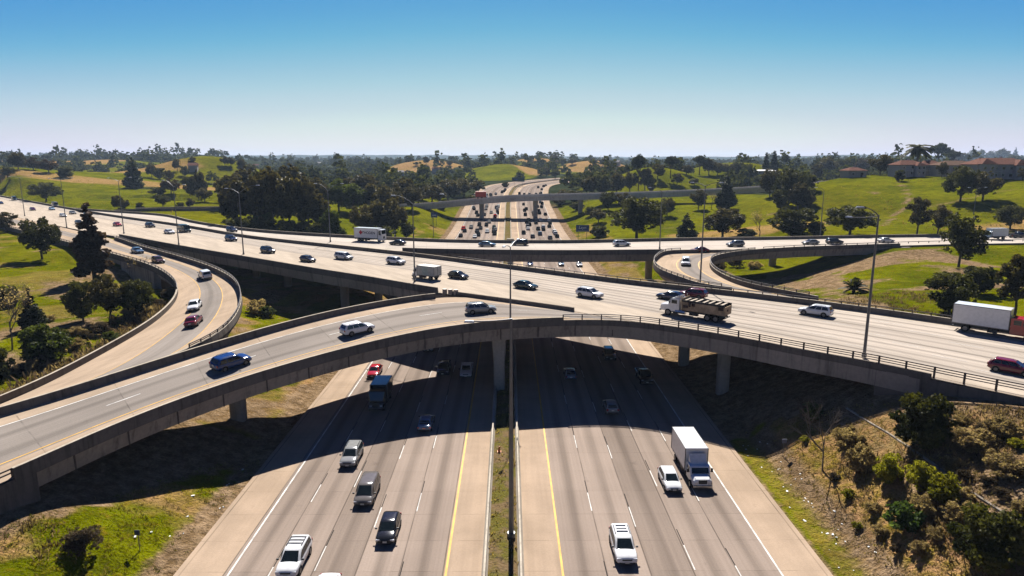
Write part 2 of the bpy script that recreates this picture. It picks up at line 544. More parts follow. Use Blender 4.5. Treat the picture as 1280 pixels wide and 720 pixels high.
# ------------------------------------------------------------------ polylines
def smooth_line(P, step=1.5):
    P = [Vector(p) for p in P]
    out = []
    for i in range(len(P) - 1):
        p0, p1, p2, p3 = P[max(i - 1, 0)], P[i], P[i + 1], P[min(i + 2, len(P) - 1)]
        # centripetal tangents
        d0 = max((p1 - p0).length, 1e-4) ** .5; d1 = max((p2 - p1).length, 1e-4) ** .5; d2 = max((p3 - p2).length, 1e-4) ** .5
        if i == 0: m1 = p2 - p1
        else: m1 = d1 * ((p1 - p0) / d0 - (p2 - p0) / (d0 + d1) + (p2 - p1) / d1)
        if i == len(P) - 2: m2 = p2 - p1
        else: m2 = d1 * ((p2 - p1) / d1 - (p3 - p1) / (d1 + d2) + (p3 - p2) / d2)
        n = max(2, int((p2 - p1).length / step))
        for k in range(n):
            t = k / n
            out.append(p1 * (2 * t ** 3 - 3 * t * t + 1) + m1 * (t ** 3 - 2 * t * t + t) + p2 * (-2 * t ** 3 + 3 * t * t) + m2 * (t ** 3 - t * t))
    out.append(P[-1])
    return out


def resample(P, n):
    L = [0.0]
    for a, b in zip(P, P[1:]): L.append(L[-1] + (b - a).length)
    T = np.linspace(0, L[-1], n)
    A = np.array([tuple(p) for p in P])
    return [Vector((np.interp(t, L, A[:, 0]), np.interp(t, L, A[:, 1]), np.interp(t, L, A[:, 2]))) for t in T]


def resmooth(P, it=6):
    P = list(P)
    for _ in range(it):
        P = [P[0]] + [(P[i - 1] + P[i] * 2 + P[i + 1]) / 4 for i in range(1, len(P) - 1)] + [P[-1]]
    return P


def side(P, i):
    t = (P[min(i + 1, len(P) - 1)] - P[max(i - 1, 0)]); t.z = 0; t.normalize()
    return Vector((t.y, -t.x, 0))       # to the right of travel


def offset(P, d):
    return [p + side(P, i) * d for i, p in enumerate(P)]


def sweep(mb, P, prof, m=0):
    """prof: (right offset, height) points swept along P"""
    rings = []
    for i, p in enumerate(P):
        s = side(P, i)
        rings.append([p + s * a + Vector((0, 0, b)) for a, b in prof])
    return mb.loft(rings, m)


def px_line(pts, z):
    return [at(a, b, z) for a, b in pts]


def grow(P, a=0.0, b=0.0):
    P = [Vector(p) for p in P]
    if a: d = P[0] - P[1]; d.z *= .2; P = [P[0] + d.normalized() * a] + P
    if b: d = P[-1] - P[-2]; d.z *= .2; P = P + [P[-1] + d.normalized() * b]
    return P


def set_uv(me, uvs):
    l = me.uv_layers.new(name='UVMap')
    idx = np.empty(len(me.loops), np.int32); me.loops.foreach_get('vertex_index', idx)
    l.data.foreach_set('uv', np.asarray(uvs, np.float32)[idx].ravel())


def ribbon_mesh(name, Lp, Rp, mat, m=8, width=None, vlen0=0.0):
    n = len(Lp); V = []; U = []; s = vlen0
    for i in range(n):
        if i: s += ((Lp[i] + Rp[i]) / 2 - (Lp[i - 1] + Rp[i - 1]) / 2).length
        w = (Rp[i] - Lp[i]).length
        for k in range(m + 1):
            t = k / m
            V.append(tuple(Lp[i].lerp(Rp[i], t))); U.append((t * (width or w), s))
    F = []
    for i in range(n - 1):
        for k in range(m):
            a = i * (m + 1) + k
            F.append((a, a + 1, a + m + 2, a + m + 1))
    me = mesh_np(name, V, F, mat)
    # upward
    if me.polygons[0].normal.z < 0: me.flip_normals()
    set_uv(me, U)
    return me


def strip(mb, Lp, Rp, u0, u1, z=0.02, dash=None, frac=True, m=0, i0=0, i1=None, phase=0.0):
    """paint between two edges; u as a fraction of the width or in metres from the left edge"""
    n = len(Lp); s = 0.0; on = True
    i1 = i1 if i1 is not None else n - 1
    A = []; Bq = []; D = []
    for i in range(n):
        if i: s += ((Lp[i] + Rp[i]) / 2 - (Lp[i - 1] + Rp[i - 1]) / 2).length
        w = (Rp[i] - Lp[i]).length
        c = u0 if not frac else u0 * w
        d = (Rp[i] - Lp[i]) / max(w, 1e-6)
        up = Vector((0, 0, z))
        A.append(Lp[i] + d * (c - u1 / 2) + up); Bq.append(Lp[i] + d * (c + u1 / 2) + up); D.append(s)
    if dash is None:
        vs = []; fs = []
        for i in range(i0, i1 + 1): vs += [A[i], Bq[i]]
        for i in range(i1 - i0): fs.append((2 * i, 2 * i + 1, 2 * i + 3, 2 * i + 2))
        mb.add(vs, fs, m)
    else:
        on, per = dash
        D = np.array(D); a = np.array([tuple(q) for q in A]); b = np.array([tuple(q) for q in Bq])
        ip = lambda arr, t: Vector([np.interp(t, D, arr[:, k]) for k in range(3)])
        t = D[i0] + phase
        while t + on < D[i1]:
            mb.add([ip(a, t), ip(b, t), ip(b, t + on), ip(a, t + on)], [(0, 1, 2, 3)], m)
            t += per


# ------------------------------------------------------------------ decks (edges traced along the tops of their parapets)
ZD = 10.9
ZT = ZD + 0.85


def lower_(P):
    return [Vector((p.x, p.y, ZD)) for p in P]


def px_z(pts):
    return [at(a, b, z + 0.85) - Vector((0, 0, 0.85)) for a, b, z in pts]


Afar = px_z([(0, 509, 8.6), (181, 453.7, 9.8), (330, 409, 10.5), (439, 382.6, 10.8), (542, 366, ZD), (570, 363.5, ZD), (620, 370, ZD)]) + \
    lower_(px_line([(718, 383), (800, 396), (900, 412.5), (1000, 430), (1100, 449), (1180, 464), (1280, 484.5)], ZT))
Anear = px_z([(23.7, 582.8, 7.4), (142, 530, 7.8), (310, 469, 8.4), (475, 424, 9.6), (568, 406, 10.4), (639, 399.5, ZD), (704, 396.5, ZD)]) + \
    lower_(px_line([(775, 399.5), (837, 407), (888, 415), (955, 426.5), (1014, 439), (1079, 449), (1128, 459.5), (1180, 471), (1280, 491)], ZD + 0.45))
Efar = px_z([(17, 285, ZD), (96, 305, ZD), (146, 318, 10.8), (189.5, 331, 10.3), (215.7, 346.4, 9.8), (223, 357.5, 9.5), (218.7, 372, 9.1), (186.6, 401, 8.7), (116.6, 440.5, 8.1), (43.7, 478.5, 7.6), (0, 496, 7.4)])
Eout = px_z([(40, 273, ZD), (90, 284, ZD), (143, 296, ZD), (175, 307, 10.8), (221.6, 319.6, 10.6), (262.5, 332.7, 10.5), (291.6, 348.7, 10.4), (300, 366, 10.3), (297.5, 386.6, 10.2), (280, 410, 10.1), (248, 431, 10.0), (181, 455.5, 9.7), (90, 483, 9.1), (0, 511, 8.55)])
Bfar = px_line([(0, 244), (76, 257.5), (150, 269.5), (223, 279.5), (284, 289.7), (310, 294), (413, 305), (519, 316), (560, 321), (639, 331), (718, 341), (800, 351.5), (880, 359), (950, 367), (1065.6, 380.5), (1139, 391), (1193, 398.5), (1280, 411)], ZT)
Bnear = px_line([(40, 273), (100, 284.5), (152, 293.3), (224.5, 306.5), (320, 322.5), (400, 336), (468.7, 346.6), (542.6, 359.5), (570, 363), (620, 369.5), (718, 382.5), (800, 395.5), (900, 412), (1000, 429.5), (1100, 448.5), (1180, 463.5), (1280, 484)], ZT)
Cfar = px_line([(133, 262.5), (205, 267.5), (241, 275.5), (320, 286.4), (413, 292.5), (509, 297), (560, 299.2), (640, 300), (718, 300), (826, 297.5), (960, 296), (1092, 293.5), (1170, 292.5), (1280, 291)], ZT)
Cnear = px_line([(133, 267.5), (223, 278.5), (310, 292.5), (413, 303.5), (505, 310), (560, 311), (640, 312.2), (718, 312.6), (826, 311.6), (906, 311), (960, 309.6), (986, 307.6), (1065.6, 305), (1139, 302.7), (1180, 301.6), (1280, 300)], ZT)
Dleft = px_line([(906, 312), (860, 312.2), (836, 313), (821.5, 320), (818.5, 328), (828, 337), (853, 346.4), (878, 354), (950, 363), (1035, 374)], ZT)
Dright = px_line([(955, 310.6), (919.5, 314), (893, 319.8), (887.6, 329), (901, 341), (933, 353), (999, 366), (1040, 373.6)], ZT)




NST = 160
def edge(P, n=NST, a=0.0, b=0.0, it=8):
    return resmooth(resample(smooth_line(grow([Vector((p.x, p.y, min(p.z, ZD))) for p in P], a, b)), n), it)


# carry every road on past the frame
eA_L, eA_R = edge(Afar, a=85, b=90), edge(Anear, a=75, b=90)
eB_L, eB_R = edge(Bfar, 200, a=150, b=110), edge(Bnear, 200, a=150, b=90)
eC_L, eC_R = edge(Cfar, 200, a=30, b=150), edge(Cnear, 200, a=30, b=150)
eE_L, eE_R = edge(Efar, a=60, b=95), edge(Eout, a=40, b=75)
eD_L, eD_R = edge(Dleft, 90, it=3), edge(Dright, 90, it=3)


def fdeck_pt(px, py, y0=378.0):
    d = ray(px, py); t = (y0 - CAM.y) / d.y
    return CAM + d * t


F_c = [(-260, 400, 10.5), (-170, 392, 8.4), (-57, 377, 9.0), (0, 374, 13.9), (74, 376, 15.8), (142, 392, 18.0), (215, 430, 21.0), (300, 500, 22)]
eF_L = resample(smooth_line([Vector((x, y + 5.5, z)) for x, y, z in F_c]), 120)
eF_R = resample(smooth_line([Vector((x, y - 5.5, z)) for x, y, z in F_c]), 120)

G_c = [at(150, 264, ZD), at(205, 262.5, ZD), at(245, 262.2, ZD), at(300, 262, ZD), at(360, 263, ZD)]
eG_L = [p + Vector((2, 10, 0)) for p in resample(smooth_line(G_c), 60)]
eG_R = [p + Vector((-2, -1, 0)) for p in resample(smooth_line(G_c), 60)]

for Lp, Rp, soft in ((eA_L, eA_R, 0), (eB_L, eB_R, 0), (eC_L, eC_R, 0), (eE_L, eE_R, 0), (eD_L, eD_R, 0), (eF_L, eF_R, 0), (eG_L, eG_R, 0)):
    for a, b in zip(Lp, Rp):
        n = max(3, int((b - a).length / 2.5))
        for k in range(n + 1):
            q = a.lerp(b, k / n); DECKS.append((q.x, q.y, q.z, soft))
_kd = KDTree(len(DECKS))
for i, q in enumerate(DECKS): _kd.insert((q[0], q[1], 0), i)
_kd.balance()

# ------------------------------------------------------------------ the land sheet
def axis(a, b, lo, hi, n):
    t0 = math.asinh(lo / a); t1 = math.asinh(hi / a)
    return a * np.sinh(np.linspace(t0, t1, n))


gx = axis(55, 0, -9000, 9000, 460)
gy = 70 + axis(75, 0, -330, 11000, 470)
GX, GY = np.meshgrid(gx, gy)
GZ = land(GX.ravel(), GY.ravel())
GXr, GYr = GX.ravel(), GY.ravel()
ny, nx = GX.shape
I = (np.arange(ny - 1)[:, None] * nx + np.arange(nx - 1)[None]).ravel()
gme = mesh_np('ground', np.c_[GXr, GYr, GZ], np.c_[I, I + 1, I + nx + 1, I + nx], [])


MEADOWS = [(-430, 490, 190, 150), (-288, 640, 80, 90), (-8, 800, 46, 90), (112, 500, 55, 60), (205, 590, 70, 70), (-160, 950, 30, 60), (85, 960, 34, 70), (60, 1180, 50, 60),
           (262, 300, 140, 95), (190, 215, 150, 45), (105, 330, 50, 75), (60, 300, 26, 70), (150, 400, 60, 60), (-330, 420, 90, 90), (-240, 400, 80, 70), (-215, 520, 50, 60), (-560, 1010, 60, 60), (-480, 820, 40, 40), (-60, 420, 22, 60)]
TANS = [(-122, 985, 52, 72, 1.0), (-62, 1010, 34, 50, 1.0), (32, 860, 26, 70, 1.0), (138, 985, 62, 80, 1.0), (60, 1225, 42, 55, 1.0), (-400, 850, 34, 50, .9),
        (-440, 610, 150, 50, .75), (-290, 500, 110, 22, .7), (-470, 860, 40, 30, .9), (-640, 1020, 60, 70, .9), (-790, 1000, 85, 60, .9), (-700, 1120, 70, 60, .9), (225, 226, 80, 13, .8),
        (98, 268, 34, 22, .7), (90, 250, 30, 20, .6)]


def ell(x, y, cx, cy, rx, ry):
    return 1 - sst(0.75, 1.15, np.hypot((x - cx) / rx, (y - cy) / ry) + (fbm(x / (rx * .5) + cx, y / (ry * .5), 3) - .5) * .7)


TRACKS = [([(1124, 223), (1130, 236), (1136, 248), (1130, 260), (1116, 272), (1104, 282)], 1.7, .75), ([(1034, 346), (1075, 336), (1120, 323), (1170, 311), (1210, 306)], 1.1, .9), ([(1090, 238), (1100, 246), (1112, 250)], 1.6, .8),
          ([(960, 268), (985, 262), (1000, 258)], 3.0, .7), ([(1150, 262), (1190, 252), (1240, 241), (1280, 234)], 2.0, .55), ([(40, 232), (120, 240), (190, 246), (260, 256)], 2.2, .5), ([(830, 285), (880, 282), (940, 279)], 1.6, .5), ([(20, 400), (70, 396), (140, 410), (190, 400)], 1.2, .5)]
_tp, TRACKW, TRACKR = [], [], []
for pts, r_, w_ in TRACKS:
    for q in resample(smooth_line([ground(a, b) for a, b in pts]), 120):
        _tp.append(q); TRACKR.append(r_); TRACKW.append(w_)
_trk = KDTree(len(_tp))
for i, q in enumerate(_tp): _trk.insert((q.x, q.y, 0), i)
_trk.balance()


def _under(x, y):
    out = np.zeros(len(x), bool)
    for i in np.where((np.abs(x) < 62) & (y > 44) & (y < 128))[0]: out[i] = _kd.find((x[i], y[i], 0))[2] < 2.5
    return out


def masks(x, y, z):
    r = np.hypot(x, y)
    tan = np.zeros_like(x); mead = np.zeros_like(x); soil_t = np.zeros_like(x)
    for cx, cy, a, b, s in TANS: tan = np.maximum(tan, s * ell(x, y, cx, cy, a, b))
    for cx, cy, a, b in MEADOWS: mead = np.maximum(mead, ell(x, y, cx, cy, a, b))
    for i in np.where((r < 420) & (r > 60))[0]:
        q = _trk.find((x[i], y[i], 0))
        if q[2] < 5: soil_t[i] = TRACKW[q[1]] * (1 - sst(.5, 1.0, q[2] / TRACKR[q[1]]))
    wood = sst(330, 520, r) * (1 - np.maximum(mead, tan))
    lat = np.abs(x - xc(y))
    soil = np.zeros_like(x)
    # bare dirt strips along the pavement, dry brown on the front right bank
    soil = np.maximum(soil, (1 - sst(30.0, 31.6, lat)) * (y < 460))
    fr = (x > 27) & (y < 78)
    nz = fbm(x / 5, y / 5, 4)
    soil = np.where(fr, .9 * sst(29.3, 30.1, lat) * (1 - sst(31.4, 32.4, lat)), soil)
    soil = np.where(fr, np.maximum(soil, sst(33, 40, x) * (0.45 + 0.75 * sst(.4, .62, nz))), soil)
    tan = np.where(fr, np.maximum(tan, .42), tan)
    tan = np.where(fr, np.maximum(tan, 0.95 * sst(.22, .5, fbm(x / 3, y / 3, 3)) * sst(29.5, 31, x)), tan)
    fl = (x < -28) & (y < 64) & (x > -75)
    tan = np.where(fl, np.maximum(tan, 0.7 * sst(.42, .62, fbm(x / 6 + 4, y / 6, 4))), tan)
    soil = np.where(fl, np.maximum(soil, 0.6 * sst(.52, .66, fbm(x / 4 + 9, y / 4, 4)) * sst(-36, -41, x)), soil)
    # under and between the ramps
    mid = (np.abs(x) < 110) & (y > 84) & (y < 215) & (lat > 27)
    soil = np.where(mid & (x > 0) & (x < 66), np.maximum(soil, 0.7 * sst(.4, .6, nz)), soil)
    tan = np.where(mid & (x > 28) & (x < 40) & (y > 100), np.maximum(tan, .5), tan)
    tan = np.where((lat > 27) & (lat < 44) & (y > 150) & (y < 330), np.maximum(tan, .55 * sst(.35, .6, nz)), tan)
    tan = np.where((x < -28) & (x > -60) & (y > 70) & (y < 175), np.maximum(tan, 0.7 * sst(.38, .58, nz)), tan)
    tan = np.where((x < -50) & (x > -175) & (y > 66) & (y < 215), np.maximum(tan, .45 * sst(.46, .62, fbm(x / 9, y / 9, 4))), tan)
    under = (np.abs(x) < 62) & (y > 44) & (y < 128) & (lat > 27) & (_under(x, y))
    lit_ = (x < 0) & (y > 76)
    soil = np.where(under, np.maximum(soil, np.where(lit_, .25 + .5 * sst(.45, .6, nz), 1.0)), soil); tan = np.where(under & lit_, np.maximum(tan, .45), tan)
    loop = (x > 48) & (x < 112) & (y > 122) & (y < 176)
    soil = np.where(loop, np.maximum(soil, .85 * sst(.38, .55, fbm(x / 10 + 2, y / 10, 3))), soil)
    lin = (x < -52) & (x > -190) & (y > 60) & (y < 215)
    soil = np.where(lin, np.maximum(soil, .75 * sst(.47, .62, fbm(x / 8 + 6, y / 8 + 1, 4))), soil)
    soil = np.maximum(soil, soil_t)
    wood = np.where((y < 360) & (r < 420), 0, wood)
    return tan, soil, wood


tan, soil, wood = masks(GXr, GYr, GZ)
ca = gme.color_attributes.new('mask', 'FLOAT_COLOR', 'POINT')
ca.data.foreach_set('color', np.c_[tan, soil, wood, np.ones_like(tan)].astype(np.float32).ravel())
k = NT('land')
va = k.n('ShaderNodeVertexColor', layer_name='mask').outputs[0]
ssp = k.n('ShaderNodeSeparateColor'); k.put(ssp.inputs[0], va)
p = k.pos()
n1 = k.noise(p, 0.05, 6, 0.6); n2 = k.noise(p, 0.9, 5, 0.6); n3 = k.noise(p, 4.0, 4, 0.6); n4 = k.noise(p, 0.011, 4)
green = k.mix(k.step(n1, 0.35, 0.65), (0.078, 0.094, 0.001), (0.152, 0.158, 0.002))
green = k.mix(k.step(n2, 0.50, 0.72), green, (0.16, 0.12, 0.008))
green = k.mix(k.step(n4, 0.45, 0.7, 0.0, 0.35), green, (0.16, 0.125, 0.006))
green = k.mix(k.step(k.noise(p, 0.24, 5, 0.65), 0.52, 0.66, 0.0, 0.55), green, (0.045, 0.052, 0.003))
dry = k.mix(k.step(n1, 0.3, 0.7), (0.43, 0.235, 0.125), (0.33, 0.20, 0.08))
dry = k.mix(k.step(n2, 0.35, 0.7), dry, (0.20, 0.145, 0.02))
dirt = k.mix(k.step(n2, 0.3, 0.7), (0.15, 0.095, 0.045), (0.30, 0.205, 0.12))
woodc = k.mix(k.step(n1, 0.35, 0.7), (0.020, 0.028, 0.012), (0.045, 0.052, 0.022))
jit = k.m('MULTIPLY', k.m('SUBTRACT', n2, 0.5), 0.7)
c = k.mix(k.step(k.m('ADD', ssp.outputs[0], jit), 0.2, 0.75), green, dry)
c = k.mix(k.step(k.m('ADD', ssp.outputs[1], jit), 0.25, 0.8), c, dirt)
c = k.mix(k.step(k.m('ADD', ssp.outputs[2], k.m('MULTIPLY', jit, 0.5)), 0.3, 0.7), c, woodc)
f = k.m('MULTIPLY', k.step(n3, 0.25, 0.75, 0.72, 1.25), k.step(k.noise(p, 0.35, 5), 0.3, 0.7, 0.82, 1.15))
c = k.mix(1.0, c, k.comb(f, f, f), 'MULTIPLY')
k.bump(k.m('ADD', n3, k.m('MULTIPLY', n2, 2.0)), 0.9, 0.35)
gme.materials.append(k.done(c, 0.95, 0, 0.1))
finish(gme)
gme.polygons.foreach_set('use_smooth', [True] * len(gme.polygons))
tag(link(bpy.data.objects.new('ground', gme)), kind='structure')

# ------------------------------------------------------------------ freeway
ys = np.r_[np.arange(-60, 420, 6), np.arange(420, 1001, 10)]
def fline(u):
    out = []
    for y in ys:
        x0, x1 = float(xc(y - 2)), float(xc(y + 2))
        t = Vector((x1 - x0, 4, 0)).normalized(); s = Vector((t.y, -t.x, 0))
        out.append(Vector((float(xc(y)), y, float(zf(y)))) + s * u)
    return out


LL, LR = fline(-28.0), fline(-2.15)
RL, RR = fline(27.0), fline(1.15)
for Lp, Rp, w in ((LR, LL, 25.85), (RR, RL, 25.85)):
    o = link(bpy.data.objects.new('road', ribbon_mesh('road', Lp, Rp, M['freeway'], 6)))
    tag(o, kind='structure')
mk = MB(); mky = MB(); mkb = MB()
C0, C1 = LR, LL            # from the median outwards, for both sides
nI = len(ys) - 1
for (P0, P1, yu, lanes, eu) in ((LR, LL, 3.15, (6.95, 10.55, 14.25, 17.9), 21.3), (RR, RL, 3.35, (7.02, 10.8, 14.55, 18.15), 21.65)):
    strip(mky, P0, P1, yu, 0.2, dash=None, frac=False)
    strip(mk, P0, P1, eu, 0.17, frac=False)
    for j, u in enumerate(lanes):
        strip(mk, P0, P1, u, 0.095, dash=(3.66, 14.63), frac=False, phase=(3.1, 0.2, 8.1, 5.0)[j])
        strip(mkb, P0, P1, u, 0.08, dash=(2.6, 14.63), frac=False, phase=(3.1, 0.2, 8.1, 5.0)[j] + 3.7)
tag(mk.build('lane_markings', M['white_line'], recalc=False), kind='structure')
tag(mky.build('lane_markings', M['yellow_line'], recalc=False), kind='structure')
tag(mkb.build('lane_markings', M['black_line'], recalc=False), kind='structure')
# median
mm = MB(); ML, MR = fline(-1.9), fline(0.9)
rr_ = []
for i in range(len(ys)):
    a, b = ML[i], MR[i]
    rr_.append([a.lerp(b, t) + Vector((0, 0, 0.05 + 0.22 * math.sin(math.pi * t) + random.uniform(0, .08))) for t in (0, .25, .5, .75, 1)])
for i in range(len(ys) - 1):
    mm.add(rr_[i] + rr_[i + 1], [(q, q + 1, q + 6, q + 5) for q in range(4)])
k = NT('median_soil'); p = k.pos()
c = k.mix(k.step(k.noise(p, 0.5, 5), 0.4, 0.62), (0.17, 0.115, 0.06), (0.12, 0.105, 0.022))
c = k.mix(k.step(k.noise(p, 2.5, 5), 0.5, 0.75), c, (0.055, 0.045, 0.03))
k.bump(k.noise(p, 4, 5), 0.9, 0.2)
o = mm.build('median_strip', k.done(c, 0.95, 0, 0.1), recalc=False); tag(o, kind='structure')
MATS_B = concrete('median_barrier_concrete', (0.50, 0.44, 0.36), 0.25)
for u, lab in ((-2.05, 'pale low concrete barrier on the left carriageway side of the weedy median'), (1.0, 'pale low concrete barrier on the right carriageway side of the weedy median')):
    b = MB(); sweep(b, fline(u), [(-.27, -.1), (-.27, .12), (-.12, .45), (-.09, .82), (.09, .82), (.12, .45), (.27, .12), (.27, -.1)])
    tag(b.build('median_barrier', MATS_B), lab, 'barrier', 'median barriers')
# ------------------------------------------------------------------ overpass builder
def wall_prof(h=0.85, t=0.36, s=1):
    # outer face just proud of the slab; s=+1: inside lies to the right of travel
    return [(-.04 * s, -.42), (-.04 * s, h), ((t - .12) * s, h), ((t - .04) * s, .3), (t * s, .02), (t * s, -.1), (.3 * s, -.42)]


def rail_fence(P, i0, i1, s, z0, hs, step=2.6, post=0.12, parent=None, mat=None, inset=0.1):
    mb = MB(); Q = [P[i] + side(P, i) * inset * s for i in range(i0, i1 + 1)]
    for h, w in hs: sweep(mb, Q, [(-.045, z0 + h - w), (-.045, z0 + h), (.045, z0 + h), (.045, z0 + h - w)])
    L = sum((b - a).length for a, b in zip(Q, Q[1:]))
    for q in resample(Q, max(2, int(L / step))):
        mb.box((q.x, q.y, q.z + z0 + (hs[-1][0] - .05) / 2), (post, post, hs[-1][0] - .05 + .1))
    return mb.build('railing', mat or M['rail'], parent)


def overpass(label, Lp, Rp, mat, gird=None, m=4, width=None, left=True, right=True, gd=1.75, lpar=(0, None), rpar=(0, None), hL=.85, hR=.85, cat='bridge', pm='barrier', gm='girder'):
    root = empty('overpass', ((Lp[0] + Rp[0]) / 2))
    tag(root, label, cat, 'concrete bridges of the interchange')
    off = -root.location

    def mv(P): return [p + off for p in P]
    L2, R2 = mv(Lp), mv(Rp)
    me = ribbon_mesh('road_deck', L2, R2, mat, m, width)
    deck = link(bpy.data.objects.new('road_deck', me), root)
    # slab and box girder beneath
    n = len(Lp)
    sl = MB(); rings = []
    for i in range(n):
        a, b = L2[i], R2[i]
        rings.append([a + Vector((0, 0, -.16)), b + Vector((0, 0, -.16)), b + Vector((0, 0, -.34)), a + Vector((0, 0, -.34))])
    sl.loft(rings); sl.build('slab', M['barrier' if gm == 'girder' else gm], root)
    if gird:
        i0, i1 = gird
        g = MB(); rings = []
        for i in range(i0, i1 + 1):
            a, b = L2[i], R2[i]; d = (b - a); w = d.length; d.normalize()
            ins = min(.32, w * .1); ins2 = min(.85, w * .2)
            rings.append([a + d * ins + Vector((0, 0, -.33)), b - d * ins + Vector((0, 0, -.33)), b - d * ins2 + Vector((0, 0, -.33 - gd)), a + d * ins2 + Vector((0, 0, -.33 - gd))])
        g.loft(rings); g.build('girder', M[gm], root)
        # vertical joints on the girder face
    parts = {'root': root, 'L': L2, 'R': R2, 'off': off}
    for P, flag, s, (a, b), h in ((L2, left, 1, lpar, hL), (R2, right, -1, rpar, hR)):
        if flag:
            b = n - 1 if b is None else b
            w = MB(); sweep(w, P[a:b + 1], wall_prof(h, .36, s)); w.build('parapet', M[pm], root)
            c = MB(); sweep(c, P[a:b + 1], [(-.05 * s, h - .005), (-.05 * s, h + .03), (.25 * s, h + .03), (.25 * s, h - .005)]); c.build('coping', M['pale'], root)
    return parts


def pier(o, x, y, ztop, w=1.7, d=1.5, flare=1.0, rz=0.0, n=12, cap=None):
    off = o['off']; zb = float(land(x, y)[0]) - .6
    mb = MB(); rings = []
    for z, k in ((zb, 1.0), (zb + (ztop - zb) * .55, 1.0), (ztop - .9, 1 + (flare - 1) * .55), (ztop + .05, flare)):
        ring = []
        for q in range(n):
            a = 2 * math.pi * (q + .5) / n
            cx = math.copysign(abs(math.cos(a)) ** .55, math.cos(a)); cy = math.copysign(abs(math.sin(a)) ** .55, math.sin(a))
            v = Vector((cx * w / 2 * k, cy * d / 2 * (1 + (k - 1) * .3), 0)); v.rotate(Matrix.Rotation(rz, 3, 'Z'))
            ring.append(Vector((x, y, z)) + v + off)
        rings.append(ring)
    mb.loft(rings); ob = mb.build('pier', M['pier'], o['root'], smooth=40)
    return ob


def near_i(P, p):
    return min(range(len(P)), key=lambda i: (P[i].xy - Vector(p).xy).length)


def iA(px, py, P=eA_R, z=ZT): return near_i(P, at(px, py, z))


# --- ramp A, the near curved flyover
a0 = near_i(eA_R, at(24, 583, 8.25)); a1 = near_i(eA_R, at(1180, 471, ZD)); aM = near_i(eA_R, at(706, 397, ZT)); aN = near_i(eA_L, at(725, 384, ZT))
aG = near_i(eA_L, at(548, 365, ZT))
A = overpass('curved concrete ramp bridge sweeping across the freeway closest to the viewer', eA_L, eA_R, M['deckA'], (a0, a1), width=14.1, lpar=(0, aG), rpar=(a0, aM), gd=1.95)
cb = MB(); sweep(cb, A['R'][aM:a1 + 1], wall_prof(.42, .4, -1)); cb.build('kerb', M['barrier'], A['root'])
rail_fence(A['R'], aM + 0, len(eA_R) - 12, -1, .0, [(.74, .09), (1.0, .09), (1.28, .11)], 2.7, .16, A['root'], inset=.16)
rail_fence(A['R'], 0, a0, -1, 0, [(.5, .12), (.85, .12)], 2.4, .14, A['root'], inset=.2)
for i, dirn in ((a0, -1), (a1, 1)):
    pR = A['R'][i]; d = -side(A['R'], i); t = Vector((-d.y, d.x, 0)); t = t if t.dot(A['R'][i + dirn] - A['R'][i]) > 0 else -t
    w = 13.0 if dirn < 0 else 8.0
    cq = pR + d * (w / 2 + .2) + t * 1.0
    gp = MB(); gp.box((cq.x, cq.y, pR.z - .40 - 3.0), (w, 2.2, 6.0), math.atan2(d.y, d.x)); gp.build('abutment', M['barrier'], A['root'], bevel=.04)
    rg = A['R'][max(0, i - 8):i + 2] if dirn < 0 else A['R'][i - 3:i + 9]
    gp = MB(); sweep(gp, rg, [(.02, -3.4), (.02, -.34), (-.42, -.34), (-.42, -3.4)]); gp.build('wing_wall', M['barrier'], A['root'])
mk = MB()
strip(mk, A['L'], A['R'], .205, .16, i1=aN); strip(mk, A['L'], A['R'], .475, .13, dash=(3.6, 14.6), i0=8, i1=aN)
mk.build('lane_marking', M['white_line'], A['root'], recalc=False)
mk = MB(); strip(mk, A['L'], A['R'], .765, .15); mk.build('lane_marking', M['yellow_line'], A['root'], recalc=False)
pm = at(624, 487, 0.3)
pier(A, pm.x, pm.y + .8, ZD - 2.25, 1.75, 1.6, 1.5)
pl = at(296, 532, .9); i = near_i(eA_R, pl); pier(A, pl.x, pl.y + .8, eA_R[i].z - 2.2, 1.9, 1.7, 1.15)
# thin dark panel joints on the outer girder face
JM = simple('dark_joint_line', (.12, .10, .085), .9)
for i in range(a0 + 3, a1 - 1, 3):
    p = A['R'][i]; s = side(A['R'], i); t = Vector((-s.y, s.x, 0))
    q = p - s * .30 + Vector((0, 0, -1.2)); jt = MB(); jt.box((q.x, q.y, q.z), (.06, .14, 1.6), math.atan2(s.y, s.x)); jt.build('panel_joint', JM, A['root'])

# --- overpass B, the wide diagonal one
b0 = near_i(eB_R, at(196, 303, ZT)); b1 = near_i(eB_R, at(1150, 458, ZT))
bN = near_i(eB_R, at(546, 361, ZT)); bS = near_i(eB_R, at(150, 293, ZT)); bQ = near_i(eB_R, at(722, 384, ZT))
B = overpass('wide straight concrete overpass carrying several lanes diagonally over the freeway', eB_L, eB_R, M['deckB'], (b0, b1), m=8, right=False, gd=1.9)
w = MB(); sweep(w, B['R'][bS:bN + 1], wall_prof(.85, .36, -1)); sweep(w, B['R'][bN + 1:bQ + 1], [(-.2, 0.0), (-.16, .62), (.16, .62), (.2, 0.0)]); w.build('parapet', M['barrier'], B['root'])
f0 = near_i(eB_L, at(566, 322, ZT)); rail_fence(B['L'], f0, len(eB_L) - 3, 1, .85, [(.42, .12)], 2.4, .12, B['root'], inset=.1)
mk = MB(); strip(mk, B['L'], B['R'], 2.6, .15, frac=False)
for j in range(1, 8):
    lim = [i for i in range(len(eB_L)) if (eB_R[i] - eB_L[i]).length > 3 + 3.66 * j + 1.6]
    if len(lim) > 6: strip(mk, B['L'], B['R'], 3 + 3.66 * j, .13, dash=(3.6, 14.6), frac=False, i0=lim[0], i1=lim[-1], phase=2.7 * j)
mk.build('lane_marking', M['white_line'], B['root'], recalc=False)
